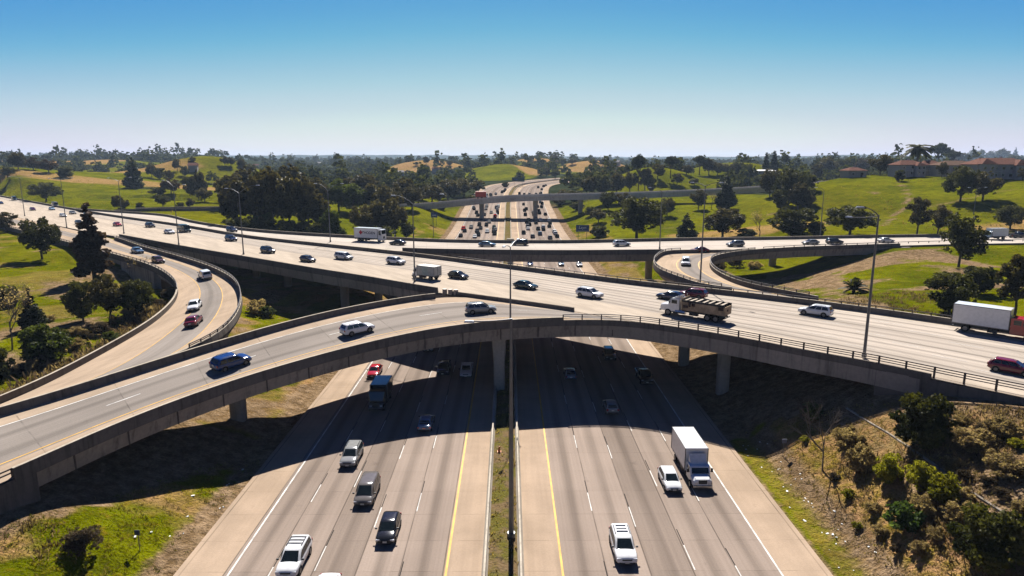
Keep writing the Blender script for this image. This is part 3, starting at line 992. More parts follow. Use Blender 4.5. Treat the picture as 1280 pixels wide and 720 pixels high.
for px, py, z in ((320, 350, 3.2), (431, 386, 2.0), (473, 377, .6), (905, 478, 2.2), (856, 446, 1.5)):
    p = at(px, py, z); pier(B, p.x, p.y + .6, ZD - 2.15, 1.75, 1.6, 1.1)
for t in (.4,):   # second row of columns under the deck
    for i in (near_i(eB_R, at(400, 336, ZT)),):
        q = eB_R[i].lerp(eB_L[i], t); pier(B, q.x, q.y, ZD - 2.15, 1.75, 1.6, 1.1)

# --- rear overpass C
c0 = near_i(eC_R, at(470, 308, ZT)); c1 = near_i(eC_R, at(1125, 303, ZT)); c2 = near_i(eC_R, at(826, 311.6, ZT)); c3 = near_i(eC_R, at(955, 309.8, ZT)); cS = near_i(eC_R, at(505, 310, ZT))
Cc = overpass('level concrete overpass behind the wide diagonal one, crossing the freeway', eC_L, eC_R, M['deckC'], (c0, c1), right=False, gd=2.0)
w = MB(); sweep(w, Cc['R'][cS:c2 + 1], wall_prof(.85, .36, -1)); sweep(w, Cc['R'][c2 + 1:c3], wall_prof(.6, .3, -1)); sweep(w, Cc['R'][c3:c1 + 1], wall_prof(.6, .36, -1)); w.build('parapet', M['barrier'], Cc['root'])
rail_fence(Cc['R'], c3, len(eC_R) - 30, -1, .55, [(.5, .14)], 3.2, .14, Cc['root'], inset=.1)
mk = MB(); strip(mk, Cc['L'], Cc['R'], 2.4, .15, frac=False); strip(mk, Cc['L'], Cc['R'], .5, .13, dash=(3.6, 14.6)); mk.build('lane_marking', M['white_line'], Cc['root'], recalc=False)
for px, py, z in ((811, 345, .8), (966, 333, 2.4), (638, 330, .3)):
    p = at(px, py, z); pier(Cc, p.x, p.y + .5, ZD - 2.25, 2.0, 1.8, 1.25)
ab = MB(); q = Cc['R'][c1]; ab.box((q.x + 1.0, q.y + 9, q.z - 3.4), (3, 20, 6.0), .02); ab.build('abutment', M['girder'], Cc['root'], bevel=.04)

# --- loop ramp E on the left
e0 = near_i(eE_R, at(160, 302, ZT)); e1 = near_i(eE_R, at(246, 432, 10.8)); eW = near_i(eE_L, at(150, 319, ZT)); e2 = near_i(eE_L, at(186, 401, 9.5))
E = overpass('narrow curving loop ramp bridge beside the tree-filled slope', eE_L, eE_R, M['deckE'], (e0, e1 + 6), width=11.0, rpar=(bS * 0 + near_i(eE_R, at(143, 296, ZT)), e1 + 2), gd=1.4)
rail_fence(E['R'], e0 - 6, e1, -1, .85, [(.28, .1), (.52, .12)], 2.3, .13, E['root'], inset=.12)
rail_fence(E['L'], 6, e2 - 10, 1, .85, [(.25, .09), (.48, .11)], 2.3, .12, E['root'], inset=.12)
mk = MB(); strip(mk, E['L'], E['R'], .44, .17); strip(mk, E['L'], E['R'], .78, .17); mk.build('lane_marking', M['yellow_line'], E['root'], recalc=False)
for i in (near_i(eE_R, at(298, 360, 11.1)), near_i(eE_R, at(285, 402, 10.9)), near_i(eE_R, at(240, 325, 11.3))):
    q = eE_R[i].lerp(eE_L[i], .5); pier(E, q.x, q.y, q.z - 1.65, 1.8, 1.6, 1.2)
ab = MB(); i = near_i(eE_L, at(196, 334, 11))
P = [E['L'][q] + Vector((0, 0, -.4)) for q in range(eW, i + 1)]
sweep(ab, P, [(-.12, -4.6), (-.02, 0), (.5, 0), (.5, -4.6)])
a_, b_ = E['L'][i], E['R'][min(i, len(E['R']) - 1)]; d = (b_ - a_).normalized(); cq = (a_ + b_) / 2
ab.box((cq.x, cq.y, cq.z - 3.6), ((b_ - a_).length - .3, 1.6, 6.0), math.atan2(d.y, d.x)); ab.build('abutment', M['girder'], E['root'])

# --- loop ramp D on the right
D_ = overpass('tight hairpin ramp bridge linking the rear overpass to the diagonal one', eD_L, eD_R, M['deckE'], (6, 80), width=11.0, lpar=(7, 72), rpar=(0, 86), gd=1.3)
rail_fence(D_['L'], 12, 70, 1, .85, [(.28, .1), (.52, .12)], 2.3, .13, D_['root'], inset=.12)
rail_fence(D_['R'], 4, 84, -1, .85, [(.28, .1), (.52, .12)], 2.3, .13, D_['root'], inset=.12)
mk = MB(); strip(mk, D_['L'], D_['R'], .4, .17, i1=80); strip(mk, D_['L'], D_['R'], .8, .17, i1=80); mk.build('lane_marking', M['yellow_line'], D_['root'], recalc=False)
for i in (26, 50):
    q = eD_R[i].lerp(eD_L[i], .5); pier(D_, q.x, q.y, ZD - 1.6, 1.6, 1.5, 1.2)

# --- far crossing F and the small far-left one G
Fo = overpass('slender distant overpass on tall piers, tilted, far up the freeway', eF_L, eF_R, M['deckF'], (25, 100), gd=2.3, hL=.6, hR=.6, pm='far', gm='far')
for px in (541, 600, 664, 728):
    p = ground(px, 266); q = min(range(len(eF_R)), key=lambda i: abs(eF_R[i].x - (px - 636) / 830 * 374)); c = eF_R[q].lerp(eF_L[q], .5)
    pier(Fo, c.x, c.y, c.z - 2.1, 2.6, 1.8, 1.25)
Go = overpass('short low overpass half hidden by the dark trees on the left', eG_L, eG_R, M['deckF'], (14, 58), gd=1.6)
for i in (22, 45):
    q = eG_R[i].lerp(eG_L[i], .5); pier(Go, q.x, q.y, ZD - 1.9, 1.6, 1.4)
# crash cushion at the split of ramp and overpass
q = at(556, 365, ZD + .4); cc = MB()
for j in range(3): cc.tube([(q.x + j * 1.0, q.y - j * .28, ZD), (q.x + j * 1.0, q.y - j * .28, ZD + .95)], .42, 10)
tag(cc.build('crash_cushion', simple('faded_plastic_drum', (.42, .33, .24), .6), smooth=40), 'row of three faded drums at the split between ramp and overpass', 'crash cushion')
# ------------------------------------------------------------------ vehicles (x forward, wheels on z = 0)
k = NT('car_glass'); M['glass'] = k.done((0.012, 0.018, 0.018), 0.05, 0, 0.5)
M['tyre'] = simple('tyre_rubber', (0.012, 0.012, 0.012), 0.85)
M['rim'] = simple('wheel_rim', (0.16, 0.16, 0.165), 0.4, 0.6)
M['trim'] = simple('black_trim', (0.02, 0.02, 0.021), 0.55)
M['lens'] = simple('headlight_lens', (0.62, 0.63, 0.65), 0.15, 0.3, 0.6)
M['tail'] = simple('tail_lamp_lens', (0.35, 0.012, 0.012), 0.2, 0.0, 0.6)
M['plate'] = simple('plate', (0.6, 0.58, 0.52), 0.5)
M['plate_orange'] = simple('orange_plate', (0.85, 0.30, 0.16), 0.5)
M['chrome'] = simple('chrome', (0.5, 0.5, 0.5), 0.2, 0.9)
P_ = {'white': ((.60, .60, .60), 0), 'offwhite': ((.52, .52, .50), 0), 'silver': ((.21, .21, .205), .5), 'grey': ((.15, .15, .16), .4), 'tan': ((.11, .098, .09), .4),
      'black': ((.012, .012, .013), 0), 'charcoal': ((.035, .036, .04), .3), 'blue': ((.008, .035, .13), .2), 'slate': ((.10, .16, .23), .4), 'navy': ((.012, .02, .06), .2),
      'red': ((.33, .015, .018), 0), 'maroon': ((.13, .010, .018), .2), 'green': ((.012, .035, .035), .2), 'lightblue': ((.30, .40, .50), .4), 'purple': ((.10, .03, .09), .2), 'brown': ((.07, .035, .03), .2)}
PAINT = {kk: paint('paint_' + kk, c, m) for kk, (c, m) in P_.items()}

FPAINT = {kk: simple('distant_paint_' + kk, c, .85, 0, 0) for kk, (c, m) in P_.items()}
M['fglass'] = simple('distant_glass', (.02, .024, .028), .85, 0, 0)

TYPES = {
    'sedan': dict(L=4.75, W=1.84, H=1.45, wb=(-.285, .30), wr=.33,
                  st=[(-.5, .40, .74, .78), (-.485, .30, .92, .92), (-.40, .22, 1.0, .985), (-.25, .2, 1.0, 1), (0, .2, .96, 1), (.22, .2, .94, 1), (.36, .22, .86, .985), (.455, .26, .76, .93), (.49, .32, .66, .84), (.5, .4, .58, .74)],
                  gh=(-.41, .23, -.25, .04), zb=.95, wbelt=.93, wroof=.74),
    'hatchback': dict(L=4.3, W=1.80, H=1.50, wb=(-.30, .31), wr=.32,
                      st=[(-.5, .42, .86, .82), (-.485, .3, 1.0, .93), (-.40, .22, 1.03, .99), (-.2, .2, 1.0, 1), (0, .2, .98, 1), (.22, .2, .96, 1), (.36, .22, .88, .985), (.455, .26, .77, .93), (.49, .32, .66, .84), (.5, .4, .58, .74)],
                      gh=(-.475, .26, -.34, .04), zb=.96, wbelt=.92, wroof=.73),
    'suv': dict(L=4.75, W=1.92, H=1.70, wb=(-.29, .30), wr=.37,
                st=[(-.5, .45, .95, .84), (-.488, .34, 1.1, .94), (-.40, .28, 1.12, .99), (-.2, .26, 1.1, 1), (0, .26, 1.08, 1), (.24, .26, 1.06, 1), (.38, .28, .99, .985), (.46, .32, .90, .94), (.492, .38, .76, .87), (.5, .46, .66, .78)],
                gh=(-.482, .27, -.40, .06), zb=1.04, wbelt=.94, wroof=.76, rails=1),
    'minivan': dict(L=5.0, W=1.97, H=1.76, wb=(-.29, .31), wr=.34,
                    st=[(-.5, .42, .95, .86), (-.49, .3, 1.06, .95), (-.40, .22, 1.06, 1), (-.2, .2, 1.05, 1), (0, .2, 1.04, 1), (.28, .2, 1.02, 1), (.39, .22, .93, .985), (.46, .26, .82, .94), (.492, .32, .70, .86), (.5, .4, .6, .76)],
                    gh=(-.488, .345, -.43, .12), zb=1.02, wbelt=.94, wroof=.77),
    'pickup': dict(L=5.5, W=1.98, H=1.80, wb=(-.29, .32), wr=.38,
                   st=[(-.5, .5, .86, .92), (-.49, .4, .88, .97), (-.30, .34, .88, 1), (-.12, .32, .9, 1), (-.11, .32, 1.12, 1), (.0, .3, 1.12, 1), (.25, .3, 1.1, 1), (.38, .32, 1.05, .985), (.47, .36, .95, .95), (.495, .42, .78, .88), (.5, .5, .68, .8)],
                   gh=(-.10, .27, -.06, .14), zb=1.1, wbelt=.93, wroof=.78, bed=1),
    'panel_van': dict(L=5.6, W=2.05, H=2.55, wb=(-.28, .33), wr=.36,
                      st=[(-.5, .45, 1.2, .95), (-.49, .35, 1.25, .99), (-.40, .3, 1.25, 1), (-.2, .3, 1.25, 1), (0, .3, 1.25, 1), (.30, .3, 1.22, 1), (.40, .32, 1.12, .985), (.465, .36, 1.0, .95), (.492, .42, .8, .88), (.5, .5, .7, .8)],
                      gh=(-.488, .40, -.475, .27), zb=1.22, wbelt=.97, wroof=.90, blind=1)}


def subdivided(mb, lv=1):
    me = mb.mesh('tmp', [M['tyre']]); o = bpy.data.objects.new('tmp', me); COL.objects.link(o)
    md = o.modifiers.new('s', 'SUBSURF'); md.levels = lv; md.render_levels = lv
    bpy.context.view_layer.update()
    e = bpy.data.meshes.new_from_object(o.evaluated_get(bpy.context.evaluated_depsgraph_get()))
    v = [tuple(q.co) for q in e.vertices]; f = [tuple(p.vertices) for p in e.polygons]
    bpy.data.objects.remove(o); bpy.data.meshes.remove(me); bpy.data.meshes.remove(e)
    return v, f


def car_shell(T, mb, glass_m=0):
    L, W, H = T['L'], T['W'], T['H']; hw = W / 2
    rings = []
    for xf, zl, zb, wf in T['st']:
        w = hw * wf; half = [(.86 * w, zl), (.97 * w, zl + .10), (w, zl + (zb - zl) * .45), (.985 * w, zb - .16), (.93 * w, zb - .04), (.80 * w, zb)]
        pts = [Vector((xf * L, y, z)) for y, z in half] + [Vector((xf * L, 0, zb + .055))] + [Vector((xf * L, -y, z)) for y, z in reversed(half)]
        rings.append(pts)
    lo = MB(); lo.loft(rings, 0); sv, sf = subdivided(lo); mb.add(sv, sf, 0)
    r0, f0, r1, f1 = (q * L for q in T['gh']); zb = T['zb']; wb, wr = hw * T['wbelt'], hw * T['wroof']
    lv = [(0, r0, f0, wb), (.5, r0 + (r1 - r0) * .44, f0 + (f1 - f0) * .46, wb + (wr - wb) * .42), (.86, r0 + (r1 - r0) * .86, f0 + (f1 - f0) * .86, wb + (wr - wb) * .86), (.945, r1 + .04, f1 - .06, wr - .035), (.982, r1 + .2, f1 - .26, wr - .17), (1.0, r1 + .55, f1 - .6, wr - .42)]
    g = []
    for t, a, b, w in lv:
        z = zb - .03 + (H - zb + .03) * t
        c = (b - a)
        g.append([Vector((a, w * .93, z)), Vector((a + c * .12, w, z)), Vector((a + c * .5, w * 1.01, z)), Vector((b - c * .12, w * .98, z)), Vector((b, w * .86, z)),
                  Vector((b, -w * .86, z)), Vector((b - c * .12, -w * .98, z)), Vector((a + c * .5, -w * 1.01, z)), Vector((a + c * .12, -w, z)), Vector((a, -w * .93, z))])
    mb.loft(g, 0)
    if g:   # closed roof
        pass

    def surf(lo, hi, yside):
        """point on a side of the cabin: u along, t up"""
        pass
    ew = .012
    z0, z1 = zb - .03, H

    def lev(t):
        a = r0 + (r1 - r0) * t * 1.0; b = f0 + (f1 - f0) * t * 1.0; w = wb + (wr - wb) * t
        return a, b, w, z0 + (z1 - z0) * t
    out = {}
    # windscreen and rear window
    def slab(c4, n, mbx, th=.012, m=0):
        n = Vector(n).normalized(); vs = [Vector(q) + n * .004 for q in c4] + [Vector(q) + n * th for q in c4]
        mbx.hexa(vs, m)
    a0, b0, w0, q0 = lev(.07); a1, b1, w1, q1 = lev(.84)
    ws = MB(); nrm = Vector((q1 - q0, 0, b0 - b1)); slab([(b0 + .015, w0 * .80, q0), (b0 + .015, -w0 * .80, q0), (b1 + .02, -w1 * .78, q1), (b1 + .02, w1 * .78, q1)], nrm, ws, .016)
    out['windshield'] = ws
    a0r, _, w0r, q0r = lev(.18 if not T.get('blind') else .4)
    rw = MB(); nrm = Vector((-(q1 - q0r), 0, (a1 - a0r))); slab([(a0r - .015, -w0r * .82, q0r), (a0r - .015, w0r * .82, q0r), (a1 - .015, w1 * .78, q1), (a1 - .015, -w1 * .78, q1)], nrm, rw, .016)
    out['rear_window'] = rw
    sws = []
    for s in (1, -1):
        cuts = ((.08, .36), (.385, .63), (.655, .93)) if not T.get('blind') else ((.78, .95),)
        if T.get('bed'): cuts = ((.06, .48), (.52, .93))
        m_ = MB()
        for c0, c1 in cuts:
            lo = lev(.12); hi = lev(.80); vs = []
            for (a, b, w, z), cc in ((lo, (c0, c1)), (hi, (c0, c1))):
                for c in (cc if z == lo[3] else cc[::-1]):
                    x = a + (b - a) * c; yy = w * (1.0 + .012)
                    vs.append(Vector((x, s * yy, z)))
            nrm = Vector((0, s, (wb - wr) / (z1 - z0)))
            slab(vs, nrm, m_, .018)
        sws.append(m_)
    out['side_window'] = sws
    return out


def wheel(root, x, y, r, w=.24):
    s = 1 if y > 0 else -1
    t = MB(); t.tube([(x, y - s * w, r), (x, y, r)], r, 18)
    tw = t.build('wheel', M['tyre'], root, smooth=40)
    q = MB(); q.tube([(x, y - s * .02, r), (x, y + s * .012, r)], [r * .66, r * .60], 14); q.build('rim', M['rim'], tw, smooth=40)
    return tw


def make_car(kind):
    T = TYPES[kind]; L, W, H = T['L'], T['W'], T['H']
    root = empty(kind)
    mb = MB(); parts = car_shell(T, mb)
    hw = W / 2
    for wx in T['wb']:
        for s in (1, -1):   # wheel arch
            mb.tube([(wx * L, s * (hw - .3), T['wr'] + .02), (wx * L, s * (hw + .004), T['wr'] + .02)], T['wr'] + .055, 18, m=1)
    mb.box((.0, 0, .30), (L * .86, W * .80, .16), m=1)
    mb.build('body', [PAINT['white'], M['trim']], root, smooth=46)
    parts['windshield'].build('windshield', M['glass'], root)
    parts['rear_window'].build('rear_window', M['glass'], root)
    for m_ in parts['side_window']: m_.build('side_window', M['glass'], root)
    for wx in T['wb']:
        for s in (1, -1): wheel(root, wx * L, s * (hw + .006), T['wr'])
    zf_ = T['st'][-3][2] - .10; fx = L * .478
    for s in (1, -1):
        h = MB(); h.box((fx - .02, s * hw * .70, zf_ - .06), (.18, .38, .15)); h.build('headlight', M['lens'], root, bevel=.03)
        h = MB(); h.box((-L * .488, s * hw * .80, T['st'][1][2] - .17), (.10, .26, .26 if kind != 'sedan' else .18)); h.build('taillight', M['tail'], root, bevel=.02)
        h = MB(); h.box((T['gh'][1] * L - .28, s * (hw + .09), T['zb'] + .10), (.14, .22, .15)); h.build('mirror', M['trim'], root, bevel=.03)
    h = MB(); h.box((L * .494, 0, zf_ - .10), (.05, W * .46, .16)); h.build('grille', M['trim'], root, bevel=.02)
    h = MB(); h.box((L * .497, 0, .42), (.06, W * .70, .18)); h.build('bumper', M['trim'], root, bevel=.03)
    h = MB(); h.box((-L * .497, 0, .45), (.06, W * .74, .16)); h.build('bumper', M['trim'], root, bevel=.03)
    h = MB(); h.box((L * .506, 0, .50), (.02, .36, .15)); h.build('license_plate', M['plate'], root)
    h = MB(); h.box((-L * .502, 0, T['st'][1][2] - .24), (.03, .36, .15)); h.build('license_plate', M['plate'], root)
    if T.get('rails'):
        for s in (1, -1):
            h = MB(); x0, x1 = T['gh'][2] * L + .35, T['gh'][3] * L - .35; y = s * hw * (T['wroof'] - .10)
            h.tube([(x0, y, H - .02), (x0 + .12, y, H + .06), (x1 - .12, y, H + .06), (x1, y, H - .02)], .028, 6); h.build('roof_rail', M['trim'], root)
    if T.get('bed'):
        h = MB(); x0, x1 = -.485 * L, -.115 * L
        for s in (1, -1): h.box(((x0 + x1) / 2, s * (hw - .06), 1.0), (x1 - x0, .09, .30))
        h.box((x0 + .03, 0, 1.0), (.09, W - .12, .30)); h.build('cargo_bed', [PAINT['white']], root, bevel=.02)
        h = MB(); h.box(((x0 + x1) / 2, 0, .93), (x1 - x0 - .1, W - .24, .03)); h.build('bed_floor', M['trim'], root)
    return root


PROTO = {}


def paint_tree(root, col):
    for o in KIDS.get(root.session_uid, []):
        if o.name.split('.')[0] in ('body', 'cargo_bed'):
            o.material_slots[0].link = 'OBJECT'; o.material_slots[0].material = PAINT[col]


NAMES = {}
def vehicle(kind, col, p, ang, label, group, cat=None):
    if kind not in PROTO:
        PROTO[kind] = r = make_car(kind)
    else:
        r = copy_tree(PROTO[kind])
    r.location = p; r.rotation_euler = (0, 0, ang)
    paint_tree(r, col)
    tag(r, label, cat or {'suv': 'car', 'sedan': 'car', 'hatchback': 'car', 'minivan': 'minivan', 'pickup': 'pickup', 'panel_van': 'van'}[kind], group)
    return r


# --- lorries
def box_body(root, x0, x1, w, z0, z1, mat, stripe=True):
    b = MB(); b.box(((x0 + x1) / 2, 0, (z0 + z1) / 2), (x1 - x0, w, z1 - z0)); o = b.build('cargo_box', mat, root, bevel=.04)
    e = MB()
    for y in (-w / 2, w / 2):
        for z in (z0 + .05, z1 - .05): e.box(((x0 + x1) / 2, y, z), (x1 - x0 + .02, .05, .1))
        for x in (x0, x1): e.box((x, y, (z0 + z1) / 2), (.08, .08, z1 - z0 + .02))
    e.build('edge_trim', M['rim'], o, bevel=.01)
    d = MB(); d.box((x0 - .012, 0, (z0 + z1) / 2), (.02, .05, z1 - z0 - .3)); d.box((x0 - .02, 0, z0 + .1), (.04, w - .3, .12)); d.build('door_seam', M['trim'], o)
    return o


def chassis(root, x0, x1, z, wheels, r=.5, w=2.3):
    c = MB()
    for s in (1, -1): c.box(((x0 + x1) / 2, s * .42, z), (x1 - x0, .12, .24))
    c.box(((x0 + x1) / 2 + .4, .85, z - .1), (1.3, .5, .5)); c.box(((x0 + x1) / 2 + .2, -.85, z - .1), (1.1, .5, .5))
    c.box((x0 - .03, 0, z - .12), (.1, w - .2, .12)); c.build('chassis', M['trim'], root)
    for x in wheels:
        for s in (1, -1): wheel(root, x, s * w / 2, r, .42 if x < 1 else .28)


def cab(root, x0, x1, w, z0, z1, mat, hood=0.0, hoodz=1.5, fair=0.0):
    """cab shell from x0 (rear) to x1 (front of hood)"""
    xf = x1 - hood
    sl = .35 if hood else .14
    b = MB(); hw = w / 2
    prof = [(x0, z0), (xf, z0), (xf + (.0 if hood else .04), z0 + (hoodz - z0)), (xf - sl, z1 - .1), (xf - sl - .2, z1), (x0 + .1, z1), (x0, z1 - .1)]
    rings = [[Vector((x, y, z)) for x, z in prof] for y in (-hw, -hw * .97, hw * .97, hw)]
    b.loft(rings)
    if hood:
        rings = []
        for x, zt, ww in ((xf - .1, hoodz + .06, 1.0), (xf + hood * .5, hoodz - .03, .96), (x1 - .08, hoodz - .16, .9), (x1, hoodz - .35, .84)):
            rings.append([Vector((x, -hw * ww, z0)), Vector((x, -hw * ww, zt - .2)), Vector((x, -hw * ww * .75, zt)), Vector((x, hw * ww * .75, zt)), Vector((x, hw * ww, zt - .2)), Vector((x, hw * ww, z0))])
        b.loft(rings)
    if fair:
        b.loft([[Vector((x0 + .2, -hw * .9, z1 - .02)), Vector((x0 + .2, hw * .9, z1 - .02)), Vector((x0 + .2, hw * .9, z1 + fair)), Vector((x0 + .2, -hw * .9, z1 + fair))],
                [Vector((xf - sl - .35, -hw * .8, z1 - .02)), Vector((xf - sl - .35, hw * .8, z1 - .02)), Vector((xf - sl - .5, hw * .8, z1 + .1)), Vector((xf - sl - .5, -hw * .8, z1 + .1))]])
    o = b.build('cab', mat, root, bevel=.05, smooth=35)
    zA, zB = hoodz + .08, z1 - .2
    g = MB(); tA, tB = (zA - hoodz) / (z1 - .1 - hoodz), (zB - hoodz) / (z1 - .1 - hoodz)
    xa, xb = xf - sl * tA, xf - sl * tB
    g.hexa([(xa - .02, -hw * .86, zA), (xa - .02, hw * .86, zA), (xb - .02, hw * .84, zB), (xb - .02, -hw * .84, zB), (xa + .03, -hw * .86, zA), (xa + .03, hw * .86, zA), (xb + .03, hw * .84, zB), (xb + .03, -hw * .84, zB)])
    g.build('windshield', M['glass'], root)
    for s in (1, -1):
        g = MB(); g.box(((x0 + xf - sl) / 2 + .08, s * (hw + .004), (zA + zB) / 2 + .0), ((xf - sl - x0) * .62, .03, (zB - zA) * .86)); g.build('side_window', M['glass'], root)
        g = MB(); g.box((xf - .25, s * (hw + .22), hoodz + .35), (.10, .22, .42)); g.tube([(xf - .2, s * hw, hoodz + .2), (xf - .25, s * (hw + .2), hoodz + .25)], .025, 5); g.build('mirror', M['trim'], root)
        g = MB(); g.box((x1 - .0, s * hw * .66, z0 + .28), (.08, .34, .22)); g.build('headlight', M['lens'], root, bevel=.02)
    g = MB(); g.box((x1 + .01, 0, (z0 + hoodz) / 2 + .05), (.05, w * .42, max(.25, (hoodz - z0) * .5))); g.build('grille', M['trim'], root)
    g = MB(); g.box((x1 + .06, 0, z0 - .02), (.16, w * .95, .28)); g.build('bumper', M['chrome'], root, bevel=.03)
    return o


def box_truck(name, L, w, boxL, z0, z1, cabcol, hood=1.0, cabw=2.05, boxmat=None, fair=.7, cabz=2.25, hoodz=1.35, wheels=None, r=.42):
    root = empty(name); x0 = -L / 2; xb = x0 + boxL
    box_body(root, x0, xb, w, z0, z1, boxmat or PAINT['white'])
    cab(root, xb + .12, L / 2, cabw, .55, cabz, PAINT[cabcol], hood, hoodz, fair)
    chassis(root, x0 + .1, L / 2 - .8, .72, wheels or (x0 + boxL * .25, L / 2 - hood * .5 - .35), r, w - .15)
    return root


def dump_truck():
    root = empty('stake_truck'); L = 10.2
    cab(root, 2.0, 5.1, 2.35, .75, 2.75, PAINT['white'], 1.35, 1.85, .45)
    wood = simple('worn_plywood', (.36, .27, .18), .85, var=.3, scale=1.2)
    b = MB()
    for s in (1, -1): b.box((-1.75, s * 1.22, 1.85), (6.6, .10, 1.15))
    b.box((-5.02, 0, 1.85), (.10, 2.4, 1.15)); b.box((1.52, 0, 2.1), (.10, 2.4, 1.7)); b.box((-1.75, 0, 1.22), (6.6, 2.4, .12))
    bed = b.build('cargo_bed', wood, root)
    st = MB()
    for i in range(9):
        for s in (1, -1): st.box((-4.95 + i * .8, s * 1.24, 2.5), (.09, .05, .5))
    for s in (1, -1):
        for z in (2.6,): st.box((-1.75, s * 1.21, z - .04), (6.6, .04, .36))
    st.build('stake_rack', simple('dark_steel', (.03, .026, .024), .7), bed)
    sc = MB(); rr = random.Random(3)
    for i in range(60): sc.box((rr.uniform(-4.7, 1.2), rr.uniform(-1.0, 1.0), rr.uniform(1.6, 2.4)), (rr.uniform(.4, 1.4), rr.uniform(.2, .8), rr.uniform(.1, .5)), rr.uniform(0, 3))
    sc.build('scrap_load', simple('rusty_scrap', (.055, .035, .03), .85, var=.4), root)
    tp = MB()
    for i in range(7): tp.box((-4.4 + i * .93, 0, 2.66 + rr.uniform(-.05, .05)), (.34, 2.45, .05), rr.uniform(-.05, .05))
    tp.build('tarp_slat', simple('pale_board', (.50, .43, .35), .8, var=.25), root)
    chassis(root, -4.9, 3.6, .85, (-3.7, -2.45, 3.75), .52, 2.4)
    for s in (1, -1):
        q = MB(); q.tube([(1.75, s * .95, 1.0), (1.75, s * .95, 3.3)], .08, 8); q.build('exhaust_stack', M['chrome'], root)
        q = MB(); q.tube([(1.0, s * .95, .8), (2.6, s * .95, .8)], .32, 12); q.build('fuel_tank', M['chrome'], root)
    return root


def text_part(txt, size, mat, parent, loc, rot, name='lettering', shear=0.0):
    c = bpy.data.curves.new(name, 'FONT'); c.body = txt; c.size = size; c.extrude = .004; c.offset = .02; c.align_x = 'CENTER'; c.align_y = 'CENTER'; c.shear = shear
    c.materials.append(mat); tmp = bpy.data.objects.new(name, c); COL.objects.link(tmp); bpy.context.view_layer.update()
    me = bpy.data.meshes.new_from_object(tmp.evaluated_get(bpy.context.evaluated_depsgraph_get())); bpy.data.objects.remove(tmp); bpy.data.curves.remove(c)
    o = bpy.data.objects.new(name, me); link(o, parent); o.location = loc; o.rotation_euler = rot
    return o


# ------------------------------------------------------------------ where everything drives
def dir_on(Lp, Rp, p):
    i = near_i([(a + b) / 2 for a, b in zip(Lp, Rp)], p)
    best = None
    for j in range(max(2, i - 25), min(len(Lp) - 3, i + 26)):      # the cross line that passes through p
        a, b = Lp[j], Rp[j]; w = b - a; f = max(0, min(1, (p - a).xy.dot(w.xy) / w.xy.length_squared)); q = a.lerp(b, f); e = (q.xy - Vector(p).xy).length
        if best is None or e < best[0]: best = (e, j, f, q.z)
    _, j, f, z = best
    t = Lp[j + 2].lerp(Rp[j + 2], f) - Lp[j - 2].lerp(Rp[j - 2], f)
    return t, z, Rp[j] - Lp[j]


def on_deck(px, py, Lp, Rp):
    z = ZD
    for _ in range(5):
        p = at(px, py, z); t, z, w = dir_on(Lp, Rp, p)
    p = at(px, py, z + .012); ROLL[0] = w
    return p, t


ROLL = [None]


def align(o, t, sn):
    f = t.normalized(); up = ROLL[0].cross(f).normalized() if ROLL[0].cross(f).z > 0 else -ROLL[0].cross(f).normalized()
    f = f * sn; lf = up.cross(f)
    o.rotation_euler = Matrix((f, lf, up)).transposed().to_euler()


